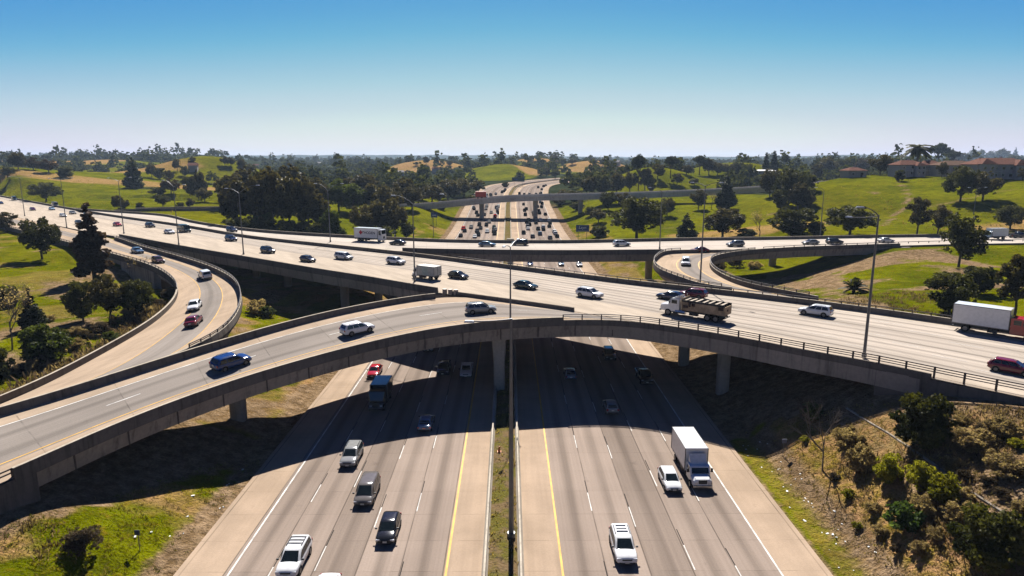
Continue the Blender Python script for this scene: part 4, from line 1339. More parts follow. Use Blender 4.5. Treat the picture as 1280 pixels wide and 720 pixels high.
EDGE = {'A': (eA_L, eA_R), 'B': (eB_L, eB_R), 'C': (eC_L, eC_R), 'D': (eD_L, eD_R), 'E': (eE_L, eE_R), 'F': (eF_L, eF_R)}
ON = {'A': 'curved near ramp', 'B': 'wide diagonal overpass', 'C': 'rear overpass', 'D': 'right hairpin ramp', 'E': 'left loop ramp', 'F': 'distant overpass'}
DRIVE = [  # deck, px, py, kind, colour, sense along the deck, label
    ('A', 289, 458, 'suv', 'blue', 1, 'bright blue car on the curved near ramp'),
    ('A', 447, 416, 'suv', 'white', 1, 'white SUV between the blue car and the silver one on the curved near ramp'),
    ('A', 601, 391, 'suv', 'silver', 1, 'silver SUV on the curved near ramp beside the tall median lamp'),
    ('B', 335, 316, 'suv', 'black', 1, 'small black SUV ahead of the dark grey hatchback on the wide overpass'),
    ('B', 385, 327, 'hatchback', 'charcoal', 1, 'dark grey hatchback left of the white minivan on the wide overpass'),
    ('B', 430, 324, 'minivan', 'offwhite', 1, 'white minivan with dark windows on the wide overpass'),
    ('B', 495, 330, 'suv', 'white', 1, 'white SUV above the grey box truck on the wide overpass'),
    ('B', 573, 348, 'hatchback', 'black', 1, 'black hatchback right behind the grey box truck on the wide overpass'),
    ('B', 657, 360.5, 'sedan', 'green', 1, 'dark green sedan right of the tall median lamp on the wide overpass'),
    ('B', 737, 371.5, 'suv', 'white', 1, 'white SUV between the green sedan and the stake truck on the wide overpass'),
    ('B', 838, 374, 'sedan', 'navy', -1, 'dark navy sedan half hidden behind the cab of the stake truck'),
    ('B', 866, 372, 'suv', 'maroon', -1, 'maroon SUV behind the scrap load of the stake truck'),
    ('B', 1019, 394, 'suv', 'white', -1, 'white SUV between the stake truck and the red cab box truck'),
    ('B', 1264, 466, 'hatchback', 'maroon', 1, 'dark red hatchback below the red cab box truck near the rail'),
    ('B', 289, 301, 'suv', 'navy', 1, 'navy SUV right of the dark green van, on the wide overpass below the grove'),
    ('B', 212, 292, 'sedan', 'white', 1, 'white sedan just left of the dark green van'),
    ('B', 231, 290, 'panel_van', 'green', 1, 'dark green van between the white sedan and the navy SUV on the wide overpass'),
    ('B', 188, 284, 'suv', 'charcoal', 1, 'charcoal SUV between the red car and the white sedan far along the wide overpass'),
    ('B', 147, 282.5, 'sedan', 'red', 1, 'small red sedan behind the big conifer on the wide overpass'),
    ('B', 109, 270, 'hatchback', 'charcoal', 1, 'dark hatchback partly behind the big conifer top'),
    ('B', 91, 267.5, 'sedan', 'silver', 1, 'silver sedan beside a lamp far along the wide overpass'),
    ('B', 79, 271, 'hatchback', 'white', 1, 'white hatchback just left of a lamp pole far along the wide overpass'),
    ('B', 65, 262.5, 'sedan', 'lightblue', 1, 'pale sedan in front of the grey van far along the wide overpass'),
    ('B', 69, 258.5, 'panel_van', 'grey', 1, 'grey van behind the pale sedan far along the wide overpass'),
    ('B', 41, 263, 'hatchback', 'purple', 1, 'purplish hatchback below the big round hillside tree'),
    ('B', 18, 250.5, 'panel_van', 'slate', 1, 'blue grey van at the far end of the wide overpass'),
    ('B', 1, 255, 'sedan', 'blue', 1, 'blue sedan farthest along the wide overpass at the edge of view'),
    ('B', 99, 280, 'hatchback', 'charcoal', 1, 'dark hatchback just left of the big conifer'),
    ('C', 290, 289.5, 'suv', 'navy', 1, 'navy SUV in the narrow lane beside the tree grove'),
    ('C', 497, 306, 'sedan', 'black', -1, 'black sedan right of the white lettered truck on the rear overpass'),
    ('C', 609, 308, 'sedan', 'slate', 1, 'blue grey sedan over the left carriageway on the rear overpass'),
    ('C', 650, 306.5, 'suv', 'black', -1, 'black SUV over the median on the rear overpass'),
    ('C', 777, 307.5, 'suv', 'white', 1, 'white SUV on the rear overpass left of its right hand lamp'),
    ('C', 919, 308, 'suv', 'silver', -1, 'silver SUV on the rear overpass above the hairpin ramp'),
    ('C', 1013, 305.5, 'sedan', 'silver', -1, 'silver sedan left of the black SUV where the rear overpass meets the hill'),
    ('C', 1043, 305, 'suv', 'black', 1, 'black SUV between two silver cars where the rear overpass meets the hill'),
    ('C', 1107, 303, 'sedan', 'offwhite', 1, 'pale sedan right of the black SUV where the rear overpass meets the hill'),
    ('C', 1272, 297, 'pickup', 'charcoal', 1, 'dark pickup behind the white box truck at the right end of the rear road'),
    ('D', 874, 315.5, 'sedan', 'maroon', 1, 'dark red sedan at the top of the right hairpin ramp'),
    ('D', 857, 331, 'minivan', 'white', 1, 'white minivan rounding the right hairpin ramp'),
    ('E', 172, 316, 'sedan', 'slate', 1, 'slate blue sedan highest on the left loop ramp'),
    ('E', 198, 328, 'hatchback', 'brown', 1, 'dark brown hatchback on the left loop ramp behind the slate sedan'),
    ('E', 257, 347.5, 'minivan', 'white', -1, 'white minivan in the bend of the left loop ramp'),
    ('E', 244, 386, 'sedan', 'white', 1, 'white sedan ahead of the dark red one on the left loop ramp'),
    ('E', 243, 405.5, 'sedan', 'maroon', -1, 'dark red sedan lowest on the left loop ramp'),
]
for dk, px, py, kind, col, sn, lab in DRIVE:
    p, t = on_deck(px, py, *EDGE[dk])
    align(vehicle(kind, col, p, 0, lab, 'vehicles on the ' + ON[dk]), t, sn)

FREE = [  # px, py of the near bumper on the road, kind, colour, +1 drives towards us, label
    (357, 727, 'suv', 'white', 1, 'white SUV with roof bars nearest in the left carriageway'),
    (481, 684, 'hatchback', 'black', 1, 'glossy black hatchback second nearest in the left carriageway'),
    (453, 636, 'minivan', 'tan', 1, 'grey brown minivan between the black hatchback and the silver SUV'),
    (434, 587, 'suv', 'silver', 1, 'silver SUV at the edge of the bridge shadow in the left carriageway'),
    (530, 542, 'sedan', 'slate', -1, 'slate sedan with an orange plate in the shadow of the bridge'),
    (465, 474, 'sedan', 'red', 1, 'red sedan in the sunlit gap left of the dark box truck'),
    (553, 471, 'pickup', 'charcoal', 1, 'charcoal pickup under the bridge beside the white one'),
    (582, 474, 'pickup', 'white', 1, 'white pickup nearest the median pier under the bridge'),
    (535, 441, 'hatchback', 'lightblue', 1, 'pale blue hatchback under the bridge soffit'),
    (394, 777, 'sedan', 'white', 1, 'white sedan showing only its roof at the bottom edge of view'),
    (784, 710, 'suv', 'white', 1, 'white SUV with a sunroof nearest in the right carriageway'),
    (843, 618, 'hatchback', 'white', 1, 'white hatchback left of the white box truck'),
    (766, 520, 'hatchback', 'silver', -1, 'silver hatchback seen from behind in the bridge shadow'),
    (714, 477, 'sedan', 'slate', -1, 'slate sedan with red tail lamps in the deep bridge shadow'),
    (764, 452, 'suv', 'charcoal', 1, 'charcoal SUV in the bridge shadow ahead of the right sunlit gap'),
    (809, 482, 'pickup', 'black', 1, 'black pickup by the right edge line in the bridge shadow'),
    (722, 418, 'hatchback', 'black', 1, 'black hatchback just peeking out below the bridge girder'),
    (663, 333, 'hatchback', 'blue', 1, 'blue hatchback glimpsed between the diagonal and rear overpasses'),
    (702, 333, 'hatchback', 'lightblue', 1, 'pale blue hatchback glimpsed between the diagonal and rear overpasses'),
    (725, 334, 'sedan', 'white', 1, 'white sedan glimpsed between the diagonal and rear overpasses'),
]
for px, py, kind, col, sn, lab in FREE:
    p = at(px, py, 0.03); L = TYPES[kind]['L']
    r = vehicle(kind, col, p + Vector((0, L / 2, 0)), -math.pi / 2 if sn > 0 else math.pi / 2, lab, 'vehicles on the near freeway')
    T = TYPES[kind]; hz_ = T['H']; xr, xf_ = T['gh'][2] * L, T['gh'][3] * L
    if 'sunroof' in lab:
        for x, sx, yy, sy in ((xf_ - .75, .24, 0, 1.0), (xr + .5, .20, 0, .9), (xr + .95, .16, 0, .9)):
            h = MB(); h.box((x, yy, hz_ + .004), (sx, sy, .03)); h.build('sunroof', M['glass'], r, bevel=.01)
    if 'roof bars' in lab:
        for x in (xr + .45, xr + .95, xr + 1.45):
            h = MB(); h.box((x, 0, hz_ + .05), (.06, 1.25, .05)); h.build('roof_bar', M['trim'], r)
    if 'orange plate' in lab:
        for o in KIDS[r.session_uid]:
            if o.name.startswith('license_plate'): o.material_slots[0].link = 'OBJECT'; o.material_slots[0].material = M['plate_orange']

# lorries
def put(o, p, ang, lab, cat='truck', group=None):
    o.location = p; o.rotation_euler = (0, 0, ang); return tag(o, lab, cat, group)


p = at(878, 614, .03)
t1 = box_truck('box_truck', 8.6, 2.45, 5.9, 1.0, 3.55, 'white', 1.0, 2.1, fair=.95, cabz=2.2, hoodz=1.4)
put(t1, p + Vector((0, 4.3, 0)), -math.pi / 2, 'white box truck with black mirrors on the right carriageway')
p = at(470, 515, .03)
t2 = box_truck('box_truck', 6.6, 2.35, 4.3, .75, 3.1, 'black', .55, 2.15, boxmat=PAINT['black'], fair=.0, cabz=2.7, hoodz=1.35)
put(t2, p + Vector((0, 3.3, 0)), -math.pi / 2, 'dark boxy truck at the edge of the bridge shadow in the left carriageway')
p, t = on_deck(1243, 418, *EDGE['B'])
t3 = box_truck('box_truck', 9.6, 2.5, 6.4, 1.05, 3.75, 'red', 1.4, 2.3, fair=.0, cabz=2.75, hoodz=1.75, r=.48)
put(t3, p, math.atan2(t.y, t.x), 'truck with a red cab and long white box on the wide overpass')
p, t = on_deck(533, 348.5, *EDGE['B'])
t4 = box_truck('box_truck', 5.9, 2.2, 4.4, .8, 2.75, 'white', .5, 1.95, boxmat=simple('grey_panel', (.42, .42, .38), .5), fair=.3, cabz=2.3, hoodz=1.3)
put(t4, p, math.atan2(-t.y, -t.x), 'small grey panelled box truck by the lamp pole on the wide overpass')
q = MB(); q.box((-.6, 1.106, 1.75), (1.5, .02, 1.6)); q.build('side_panel', simple('pale_green_panel', (.36, .42, .38), .5), t4)
p, t = on_deck(1242, 299, *EDGE['C'])
t5 = box_truck('box_truck', 7.0, 2.4, 5.2, .95, 3.3, 'lightblue', .6, 2.15, fair=.4, cabz=2.4, hoodz=1.4)
put(t5, p, math.atan2(-t.y, -t.x), 'white box truck on the right end of the rear road')
p, t = on_deck(463, 301.5, *EDGE['C'])
t6 = box_truck('cargo_truck', 9.3, 2.5, 7.9, 1.0, 3.9, 'white', .0, 2.45, fair=.0, cabz=3.6, hoodz=1.9, wheels=(-3.2, -2.1, 3.7), r=.48)
put(t6, p, math.atan2(t.y, t.x), 'white truck with a red emblem and lettering on the rear overpass')
dk_ = simple('dark_sign_ink', (.035, .03, .06), .6); rd_ = simple('red_sign_ink', (.42, .02, .04), .6)
for s in (-1,):
    text_part('THODEN', 1.05, dk_, t6, (.35, s * 1.275, 2.55), (math.pi / 2, 0, 0))
    e = MB(); e.box((-2.35, s * 1.262, 2.62), (.95, .02, .95)); e.v = [tuple(Vector((-2.35, 0, 2.62)) + Matrix.Rotation(math.pi / 4, 3, 'Y') @ (Vector(v) - Vector((-2.35, 0, 2.62)))) for v in e.v]
    e.build('emblem', rd_, t6)
p, t = on_deck(868, 397, *EDGE['B'])
put(dump_truck(), p, math.atan2(-t.y, -t.x), 'white cab stake truck hauling dark scrap in a plywood sided bed')
p, t = on_deck(600, 250, *EDGE['F'])
t8 = box_truck('cargo_truck', 7.2, 2.6, 6.0, .9, 3.9, 'white', .0, 2.3, boxmat=simple('red_container', (.42, .04, .025), .6), fair=0, cabz=2.9, hoodz=1.7, wheels=(-2.2, 2.7))
put(t8, fdeck_pt(600, 250, 374) * 1.0 if False else Vector(((eF_L[near_i(eF_L, (-17, 378))] + eF_R[near_i(eF_R, (-17, 370))]) / 2)) + Vector((0, 2.4, .02)), .07, 'truck with a red container on the distant overpass')

# --- dense traffic beyond the rear overpass: a few pixels each
def far_car(kind):
    T = TYPES[kind]; mb = MB(); parts = car_shell(T, mb); hw = T['W'] / 2
    for x in ('windshield', 'rear_window'):
        q = parts[x]; mb.add(q.v, q.f, 1)
    for q in parts['side_window']: mb.add(q.v, q.f, 1)
    for wx in T['wb']:
        for s in (1, -1): mb.tube([(wx * T['L'], s * (hw - .25), T['wr']), (wx * T['L'], s * hw, T['wr'])], T['wr'], 10, m=2)
    mb.box((0, 0, .3), (T['L'] * .86, T['W'] * .8, .16), m=2)
    return mb.mesh('distant_' + kind, [FPAINT['black'], M['fglass'], M['tyre']], smooth=38)


FARM = {kk: far_car(kk) for kk in ('sedan', 'suv', 'hatchback', 'panel_van')}
fl_ = [(555 + x / 12, 245 + y / 12, c) for x, y, c in [(170, 508, 'red'), (250, 615, 'black'), (310, 540, 'black'), (405, 485, 'black'), (475, 545, 'charcoal'), (525, 445, 'black'), (600, 450, 'black'), (578, 497, 'charcoal'),
       (535, 600, 'black'), (650, 550, 'white'), (710, 405, 'black'), (750, 492, 'green'), (745, 545, 'charcoal'), (855, 520, 'black'), (820, 585, 'black'), (430, 625, 'white'), (465, 265, 'black'), (515, 302, 'black'), (480, 205, 'black'),
       (437, 200, 'grey'), (635, 205, 'black'), (755, 187, 'charcoal'), (722, 258, 'black'), (637, 292, 'charcoal'), (845, 267, 'black'), (775, 300, 'white'), (735, 322, 'red'), (800, 210, 'grey'), (640, 165, 'silver'), (905, 180, 'offwhite')]]
fl_ += [(640 + x / 12, 245 + y / 12, c) for x, y, c in [(200, 405, 'black'), (270, 375, 'charcoal'), (290, 448, 'black'), (360, 415, 'black'), (425, 378, 'white'), (205, 470, 'grey'), (207, 505, 'white'), (210, 568, 'black'), (400, 508, 'charcoal'),
        (470, 515, 'black'), (468, 482, 'white'), (420, 585, 'slate'), (325, 625, 'black'), (555, 468, 'black'), (612, 415, 'charcoal'), (602, 382, 'white'), (650, 557, 'white'), (800, 620, 'black'), (812, 578, 'white'), (595, 645, 'black'),
        (145, 135, 'black'), (160, 228, 'black'), (222, 212, 'charcoal'), (172, 292, 'black'), (400, 235, 'black'), (412, 267, 'black'), (345, 255, 'silver'), (350, 292, 'charcoal'), (440, 175, 'black'), (500, 285, 'black'), (490, 122, 'black'), (418, 112, 'grey'), (385, 170, 'charcoal')]]
fl_ += [(590 + x / 8, 200 + y / 8, c) for x, y, c in [(320, 318, 'black'), (345, 305, 'charcoal'), (165, 362, 'black'), (190, 362, 'charcoal'), (300, 328, 'black'), (440, 352, 'black'), (475, 352, 'black'), (520, 352, 'charcoal'), (570, 350, 'black'), (645, 347, 'black'),
        (680, 347, 'charcoal'), (715, 343, 'black'), (745, 270, 'silver'), (770, 270, 'black'), (670, 280, 'charcoal'), (840, 262, 'grey'), (235, 345, 'grey'), (700, 300, 'black')]]
LANES = {-1: (5.25, 9.1, 12.7, 16.4, 20.0, 23.4), 1: (4.5, 8.17, 11.95, 15.7, 19.3, 22.8)}
LN = ('median-side', 'second', 'middle', 'fourth', 'outer')
ORD = ['nearest', 'second', 'third', 'fourth', 'fifth', 'sixth', 'seventh', 'eighth', 'ninth', 'tenth', 'eleventh', 'twelfth', 'thirteenth', 'fourteenth', 'fifteenth', 'sixteenth', 'seventeenth', 'eighteenth', 'nineteenth', 'twentieth', 'twenty-first', 'twenty-second', 'twenty-third', 'twenty-fourth', 'twenty-fifth']
cars = []
rr = random.Random(5)
for px, py, c in fl_:
    z = 0.0
    for _ in range(25):
        p = at(px, py, z); z = 0.6 * z + 0.4 * (float(zf(min(p.y, 1200))) + .03)
    p = at(px, py, z)
    lat = p.x - float(xc(p.y)); s = -1 if lat < 0 else 1
    mids = [(a + b) / 2 for a, b in zip(LANES[s], LANES[s][1:])]
    j = min(range(5), key=lambda i: abs(mids[i] - abs(lat)))
    lat = s * (mids[j] + max(-.6, min(.6, abs(lat) - mids[j])))
    p.x = float(xc(p.y)) + lat; p.z = float(zf(p.y)) + .03
    cars.append([p, s, j, c])
for key in {(s, j) for _, s, j, _ in cars}:
    lane = sorted([q for q in cars if (q[1], q[2]) == key], key=lambda q: q[0].y)
    last = -99
    for n, (p, s, j, c) in enumerate(lane):
        if p.y - last < 6.5: p.y = last + 6.8; p.x = p.x + float(xc(p.y) - xc(last)); p.z = float(zf(p.y)) + .03
        last = p.y
        kk = rr.choice(['sedan', 'suv', 'suv', 'hatchback'])
        o = link(bpy.data.objects.new('distant_car', FARM[kk])); o.location = p
        dx = float(xc(p.y + 2) - xc(p.y - 2)); dz = float(zf(p.y + 2) - zf(p.y - 2)); a = math.atan2(4, dx)
        o.rotation_euler = (0, -math.atan2(dz, 4) * s, a + (math.pi if s < 0 else 0))
        o.material_slots[0].link = 'OBJECT'
        if c == 'black' and rr.random() < .16: c = 'silver'
        o.material_slots[0].material = FPAINT[c]
        cn = {'charcoal': 'dark grey', 'offwhite': 'cream', 'slate': 'blue grey', 'green': 'dark green'}.get(c, c)
        tag(o, f"tiny {cn} car, {ORD[n]} in the {LN[j]} lane, {'left' if s < 0 else 'right'} carriageway beyond rear overpass", 'car', 'dense traffic beyond the rear overpass')
# ------------------------------------------------------------------ street lamps
def lamp(base, top, arms, label, r0=.13, group='street lamps of the interchange'):
    """base: Vector, top: height of the mast head, arms: list of horizontal reach vectors (tip)"""
    o = empty('street_lamp', base); tag(o, label, 'street lamp', group)
    h = top - base.z
    m = MB(); m.tube([(0, 0, 0), (0, 0, .45)], r0 * 1.9, 8); m.tube([(0, 0, .3), (0, 0, h * .5), (0, 0, h)], [r0 * 1.25, r0 * .95, r0 * .6], 10); m.build('pole', M['pole'], o, smooth=50)
    for v in arms:
        v = Vector(v); a = MB(); L = Vector((v.x, v.y, 0)); up = v.z
        pts = [Vector((0, 0, h - .12))] + [L * t + Vector((0, 0, h - .12 + up * (1 - (1 - t) ** 2))) for t in (.2, .45, .75, 1.0)]
        a.tube(pts, [r0 * .55, r0 * .5, r0 * .42, r0 * .36, r0 * .32], 6); arm = a.build('arm', M['pole'], o, smooth=50)
        d = L.normalized(); c = pts[-1] + d * .32; q = MB()
        q.box((c.x, c.y, c.z), (.95, .38, .17), math.atan2(d.y, d.x), taper=.75); q.build('lamp_head', M['lamp'], arm, bevel=.03)
    return o


def lamp_at(px, py, z, ytop, arms, label, r0=.13):
    """arms given as pixels (dx, dy) seen from the photo's place, turned into metres at the lamp's distance"""
    b = at(px, py, z); zc = depth(b)
    t = 0.0; top = CAM.z - (ytop - 200) / FPX * zc
    d = ray(px, ytop); s = (b.xy - CAM.xy).length / Vector((d.x, d.y)).length; top = CAM.z + d.z * s
    A_ = [Vector((dx * zc / FPX, yy, -dy * zc / FPX)) for dx, dy, yy in arms]
    return lamp(b, top, A_, label, r0)


lamp_at(639, 671, .25, 398, [(-45, 3, 0.3)], 'tall single-armed lamp mast standing in the weedy freeway median', .2)
lamp_at(638, 402, ZD, 308, [(-7, -5, -3.4), (9, -6, 3.4)], 'lamp on the near parapet of the curved ramp above the median pier', .12)
lamp_at(518.5, 352, ZD, 254, [(-22, -10, .5), (34, -12, -.5)], 'double-armed lamp beside the small grey box truck on the wide overpass')
lamp_at(413, 302.5, ZD, 238, [(-14, -9, .5), (17, -9, -.5)], 'double-armed lamp between rear and wide overpass, left of the white lettered truck')
lamp_at(304.5, 318, ZD, 241, [(-15, -6, .5), (23, -10, -.5)], 'double-armed lamp in front of the big dark tree grove')
lamp_at(223.5, 306, ZD, 233, [(-12, -8, .5), (13, -3, -.5)], 'double-armed lamp beside the dark green van')
lamp_at(155, 292, ZD, 226, [(-12, -4, .5), (15, -5, -.5)], 'double-armed lamp rising behind the big conifer')
lamp_at(83.5, 285, ZD, 224, [(-3, -2, -4), (4, -2, 4)], 'slim lamp between the silver sedan and the white hatchback')
lamp_at(31, 270, ZD, 222, [(-3, -2, -4), (4, -2, 4)], 'slim lamp farthest along the wide overpass near the view edge')
lamp_at(875, 357, ZD, 232, [(-10, -4, 2.5), (12, -5, -2.5)], 'tall lamp where the hairpin ramp joins the wide overpass')
lamp_at(824.5, 311, ZD, 239, [(-13, -5, .5)], 'single-armed lamp on the rear overpass at the top of the hairpin')
lamp_at(1080, 446, ZD + .2, 268, [(-16, -10, .6), (-16, 4, 3)], 'tall lamp on the right rail of the wide overpass left of the red cab truck', .15)
lamp_at(1025, 296, ZD, 237, [(-8, -3, .4)], 'single-armed lamp on the rear road in front of the green hill')
b = ground(1217, 268); lamp(b, b.z + 9.5, [(-2.6, 0, .6), (3.0, 0, .7)], 'double-armed lamp on the tan ridge below the apartment houses', .12)
b = ground(542, 296); lamp(b, b.z + 15, [(3, 0, .8)], 'thin lamp behind the rear overpass left of the freeway', .11)

# ------------------------------------------------------------------ signs
blue = simple('blue_sign_face', (.012, .055, .22), .5, var=.06); navy = simple('dark_blue_sign', (.02, .03, .10), .5); greens = simple('green_sign_face', (.012, .06, .055), .5, var=.06)
whi = simple('white_sign_ink', (.55, .62, .68), .6)


def sign(p, w, h, zc, mat, label, posts=2, cat='sign', name='road_sign'):
    o = empty(name, p); tag(o, label, cat)
    m = MB(); m.box((0, 0, zc), (w, .10, h)); m.build('panel', mat, o, bevel=.03)
    m = MB()
    for x in ((-w * .32, w * .32) if posts == 2 else (0,)): m.tube([(x, .12, -.3), (x, .12, zc + h * .3)], .09 if w > 1 else .035, 8)
    m.build('post', M['pole'], o)
    return o


b = ground(731, 306); b = Vector((31.5, 283, float(land(31.5, 283)[0])))
s1 = sign(b, 5.6, 2.9, 5.3, blue, 'big blue road sign with white lettering right of the freeway')
text_part('Layn', 1.75, whi, s1, (-.1, -.06, 5.65), (math.pi / 2, 0, 0), shear=.2)
m = MB(); m.box((.1, -.06, 4.15), (4.4, .02, .34)); m.build('caption_bar', simple('faded_caption', (.30, .33, .30), .7), s1)
b = Vector((-37, 330, float(land(-37, 330)[0]))); s2 = sign(b, 3.2, 2.4, 5.0, blue, 'small blue road sign left of the freeway below the distant overpass')
m = MB(); m.box((.1, -.06, 4.9), (2.0, .02, .5)); m.build('caption_bar', whi, s2)
b = Vector((float(xc(560)) + .0, 560, float(zf(560)))); s3 = sign(b, 10.5, 3.6, 5.8, greens, 'dark green overhead sign over the far freeway median')
m = MB(); m.box((-2.2, -.06, 5.8), (3.0, .02, 1.0)); m.build('caption_bar', blue, s3)
b = ground(174, 689); sign(b, .45, .45, 1.75, navy, 'little dark blue marker sign on a thin post in the left grass', 1)
b = ground(979, 571); sign(b, .55, .5, 1.9, simple('grey_blue_marker', (.16, .18, .26), .6), 'little grey marker sign on a thin post by the right ditch', 1)
b = ground(638 + 0, 330) if False else at(608.5, 566, .3)
cn = MB(); cn.tube([(b.x + 2.2, b.y, .3), (b.x + 2.2, b.y, .95)], [.17, .04], 10); cn.box((b.x + 2.2, b.y, .31), (.42, .42, .05)); cn = None
q = at(624, 564, .35); c = MB(); c.tube([(q.x, q.y, .3), (q.x, q.y, .95)], [.19, .05], 10); c.box((q.x, q.y, .3), (.46, .46, .06))
tag(c.build('traffic_cone', simple('orange_plastic', (.75, .20, .02), .5)), 'orange traffic cone standing among weeds in the median', 'traffic cone')
# litter along the right ditch and the left verge
lt = MB()
for i in range(60):
    u = rr.random()
    x, y = (rr.uniform(28, 31.5), rr.uniform(48, 76)) if u < .75 else (rr.uniform(-33, -28.5), rr.uniform(48, 70))
    s = rr.uniform(.05, .2); lt.box((x, y, float(land(x, y)[0]) + .05), (s * rr.uniform(1, 2), s, .05), rr.uniform(0, 3))
tag(lt.build('litter', simple('white_litter', (.7, .7, .68), .7)), kind='stuff')

gl = [ground(px, py) for px, py in ((1058, 510), (1090, 530), (1120, 548), (1146, 566), (1172, 584), (1200, 606), (1240, 632), (1290, 662))]
gl = resample(smooth_line(gl), 40); gl = [Vector((q.x, q.y, float(land(q.x, q.y)[0]) + .02)) for q in gl]
m = MB(); sweep(m, gl, [(-.11, -.2), (-.11, .06), (-.06, .06), (-.02, .01), (.02, .01), (.06, .06), (.11, .06), (.11, -.2)])
tag(m.build('drainage_gutter', M['girder']), 'thin pale concrete gutter running diagonally across the dry right bank', 'gutter')
# ------------------------------------------------------------------ buildings on the right hill
roofm = simple('terracotta_roof', (.165, .088, .068), .85, var=.25, scale=1.5); roofb = simple('brown_roof', (.15, .10, .075), .85, var=.25, scale=1.5)
wallg = simple('grey_stucco', (.40, .37, .36), .85, var=.1); wallw = simple('cream_stucco', (.38, .34, .30), .85, var=.1)
framem = simple('window_frame', (.5, .48, .45), .6)


def house(p, w, d, h, rz, wall, roof, label, floors=2, name='apartment_house', cat='house', nwin=None, rh=2.4, balcony=True, wings=()):
    o = empty(name, p, rz); tag(o, label, cat, 'houses on the right hill')
    m = MB(); m.box((0, 0, h / 2 - .6), (w, d, h + 1.2)); m.build('wall', wall, o)
    m = MB(); e = .55; rl = max(.1, w / 2 - d / 2 * .75)
    base = [Vector((sx * (w / 2 + e), sy * (d / 2 + e), h + .12)) for sx, sy in ((-1, -1), (1, -1), (1, 1), (-1, 1))]
    lo = [v - Vector((0, 0, .22)) for v in base]
    rg = [Vector((-rl, 0, h + rh)), Vector((rl, 0, h + rh))]
    m.add(base + rg + lo, [(0, 1, 5, 4), (1, 2, 5), (2, 3, 4, 5), (3, 0, 4), (6, 7, 1, 0), (7, 8, 2, 1), (8, 9, 3, 2), (9, 6, 0, 3), (9, 8, 7, 6)])
    ro = m.build('roof', roof, o)
    m = MB(); m.box((rl * .4, d * .12, h + rh - .2), (.9, .9, 1.8)); m.build('chimney', wall, ro)
    for wx, ww, wd, wh in wings:
        m = MB(); m.box((wx, -d / 2 - wd / 2 + .1, wh / 2 - .6), (ww, wd, wh + 1.2)); m.build('wall', wall, o)
        y0, y1, r2 = -d / 2 - wd - .5, -d / 2 + 3.5, ww * .24; m = MB()
        m.add([(wx - ww / 2 - .5, y0, wh + .1), (wx + ww / 2 + .5, y0, wh + .1), (wx + ww / 2 + .5, y1, wh + .1), (wx - ww / 2 - .5, y1, wh + .1), (wx, y0 + ww * .45, wh + r2 * 1.6), (wx, y1, wh + r2 * 1.6)], [(0, 1, 4), (1, 2, 5, 4), (2, 3, 5), (3, 0, 4, 5), (3, 2, 1, 0)])
        m.build('roof', roof, o)
        for fl in range(floors):
            for sx in (-.25, .25):
                m = MB(); m.box((wx + sx * ww, -d / 2 - wd + .08, 1.6 + fl * wh / floors), (1.2, .12, 1.4)); f = m.build('window', framem, o)
                m = MB(); m.box((wx + sx * ww, -d / 2 - wd + .03, 1.6 + fl * wh / floors), (1.0, .06, 1.2)); m.build('pane', M['glass'], f)
    n = nwin or max(2, int(w / 3.4))
    for fl in range(floors):
        zc = 1.6 + fl * (h / floors)
        for i in range(n):
            x = -w / 2 + (i + .5) * w / n
            m = MB(); m.box((x, -d / 2 - .02, zc), (1.5, .12, 1.5)); f = m.build('window', framem, o)
            m = MB(); m.box((x, -d / 2 - .07, zc), (1.26, .06, 1.26)); m.build('pane', M['glass'], f)
    m = MB(); m.box((w * .22, -d / 2 - .03, 1.0), (1.1, .14, 2.2)); m.build('door', M['trim'], o)
    if balcony:
        m = MB(); x0 = -w * .22; m.box((x0, -d / 2 - .8, h * .5), (w * .3, 1.6, .16))
        for i in range(5): m.box((x0 - w * .15 + w * .3 * i / 4, -d / 2 - 1.55, h * .25 + .4), (.14, .14, h * .5 + .9))
        m.box((x0, -d / 2 - 1.55, h * .5 + .95), (w * .3, .1, .1)); m.build('balcony', framem, o)
    return o


def hp(px, py):
    p = ground(px, py); return p


house(hp(1132, 220), 13.5, 9, 5.6, .1, wallg, roofm, 'low grey house with a reddish hip roof beside the round dark hilltop tree', wings=((3.4, 5.0, 2.2, 5.2),))
house(hp(1159, 219), 11.5, 9, 5.4, -.05, wallw, roofm, 'cream house with a bright terracotta roof between two grey ones on the hilltop')
house(hp(1190, 221), 18, 11, 5.9, .05, wallg, roofb, 'wide brown roofed house with a front balcony behind the big hillside trees', wings=((5.2, 6.0, 2.0, 5.6),))
house(hp(1242, 223), 24, 12, 6.4, -.04, wallg, roofm, 'largest hilltop apartment house, grey walls and broad terracotta roof', rh=3.0, wings=((-8.2, 6.5, 2.4, 6.6), (7.6, 7.0, 2.2, 6.0)))
house(hp(1066, 221), 10, 8, 3.2, .1, wallw, roofm, 'small house with a bright red roof among trees left of the hilltop houses', 1, rh=1.8, balcony=False)
house(hp(1285, 206), 16, 10, 4.2, -.1, wallg, roofm, 'terracotta roofed house behind trees at the far right of the hilltop', 1, balcony=False)
house(hp(956, 218), 16, 8, 2.8, 0, wallw, simple('pale_metal_roof', (.5, .5, .5), .6), 'long low pale roofed building beyond the green fields, near two cypresses', 1, 'farm_building', 'building', rh=1.2, balcony=False)
FH = [(352, 216, 'pale'), (372, 262, 'pale'), (452, 214, 'pale'), (320, 210, 'red'), (128, 214, 'red'), (400, 207, 'pale'), (545, 216, 'red'), (770, 207, 'pale'), (242, 214, 'red'), (436, 222, 'pale'), (500, 220, 'pale')]
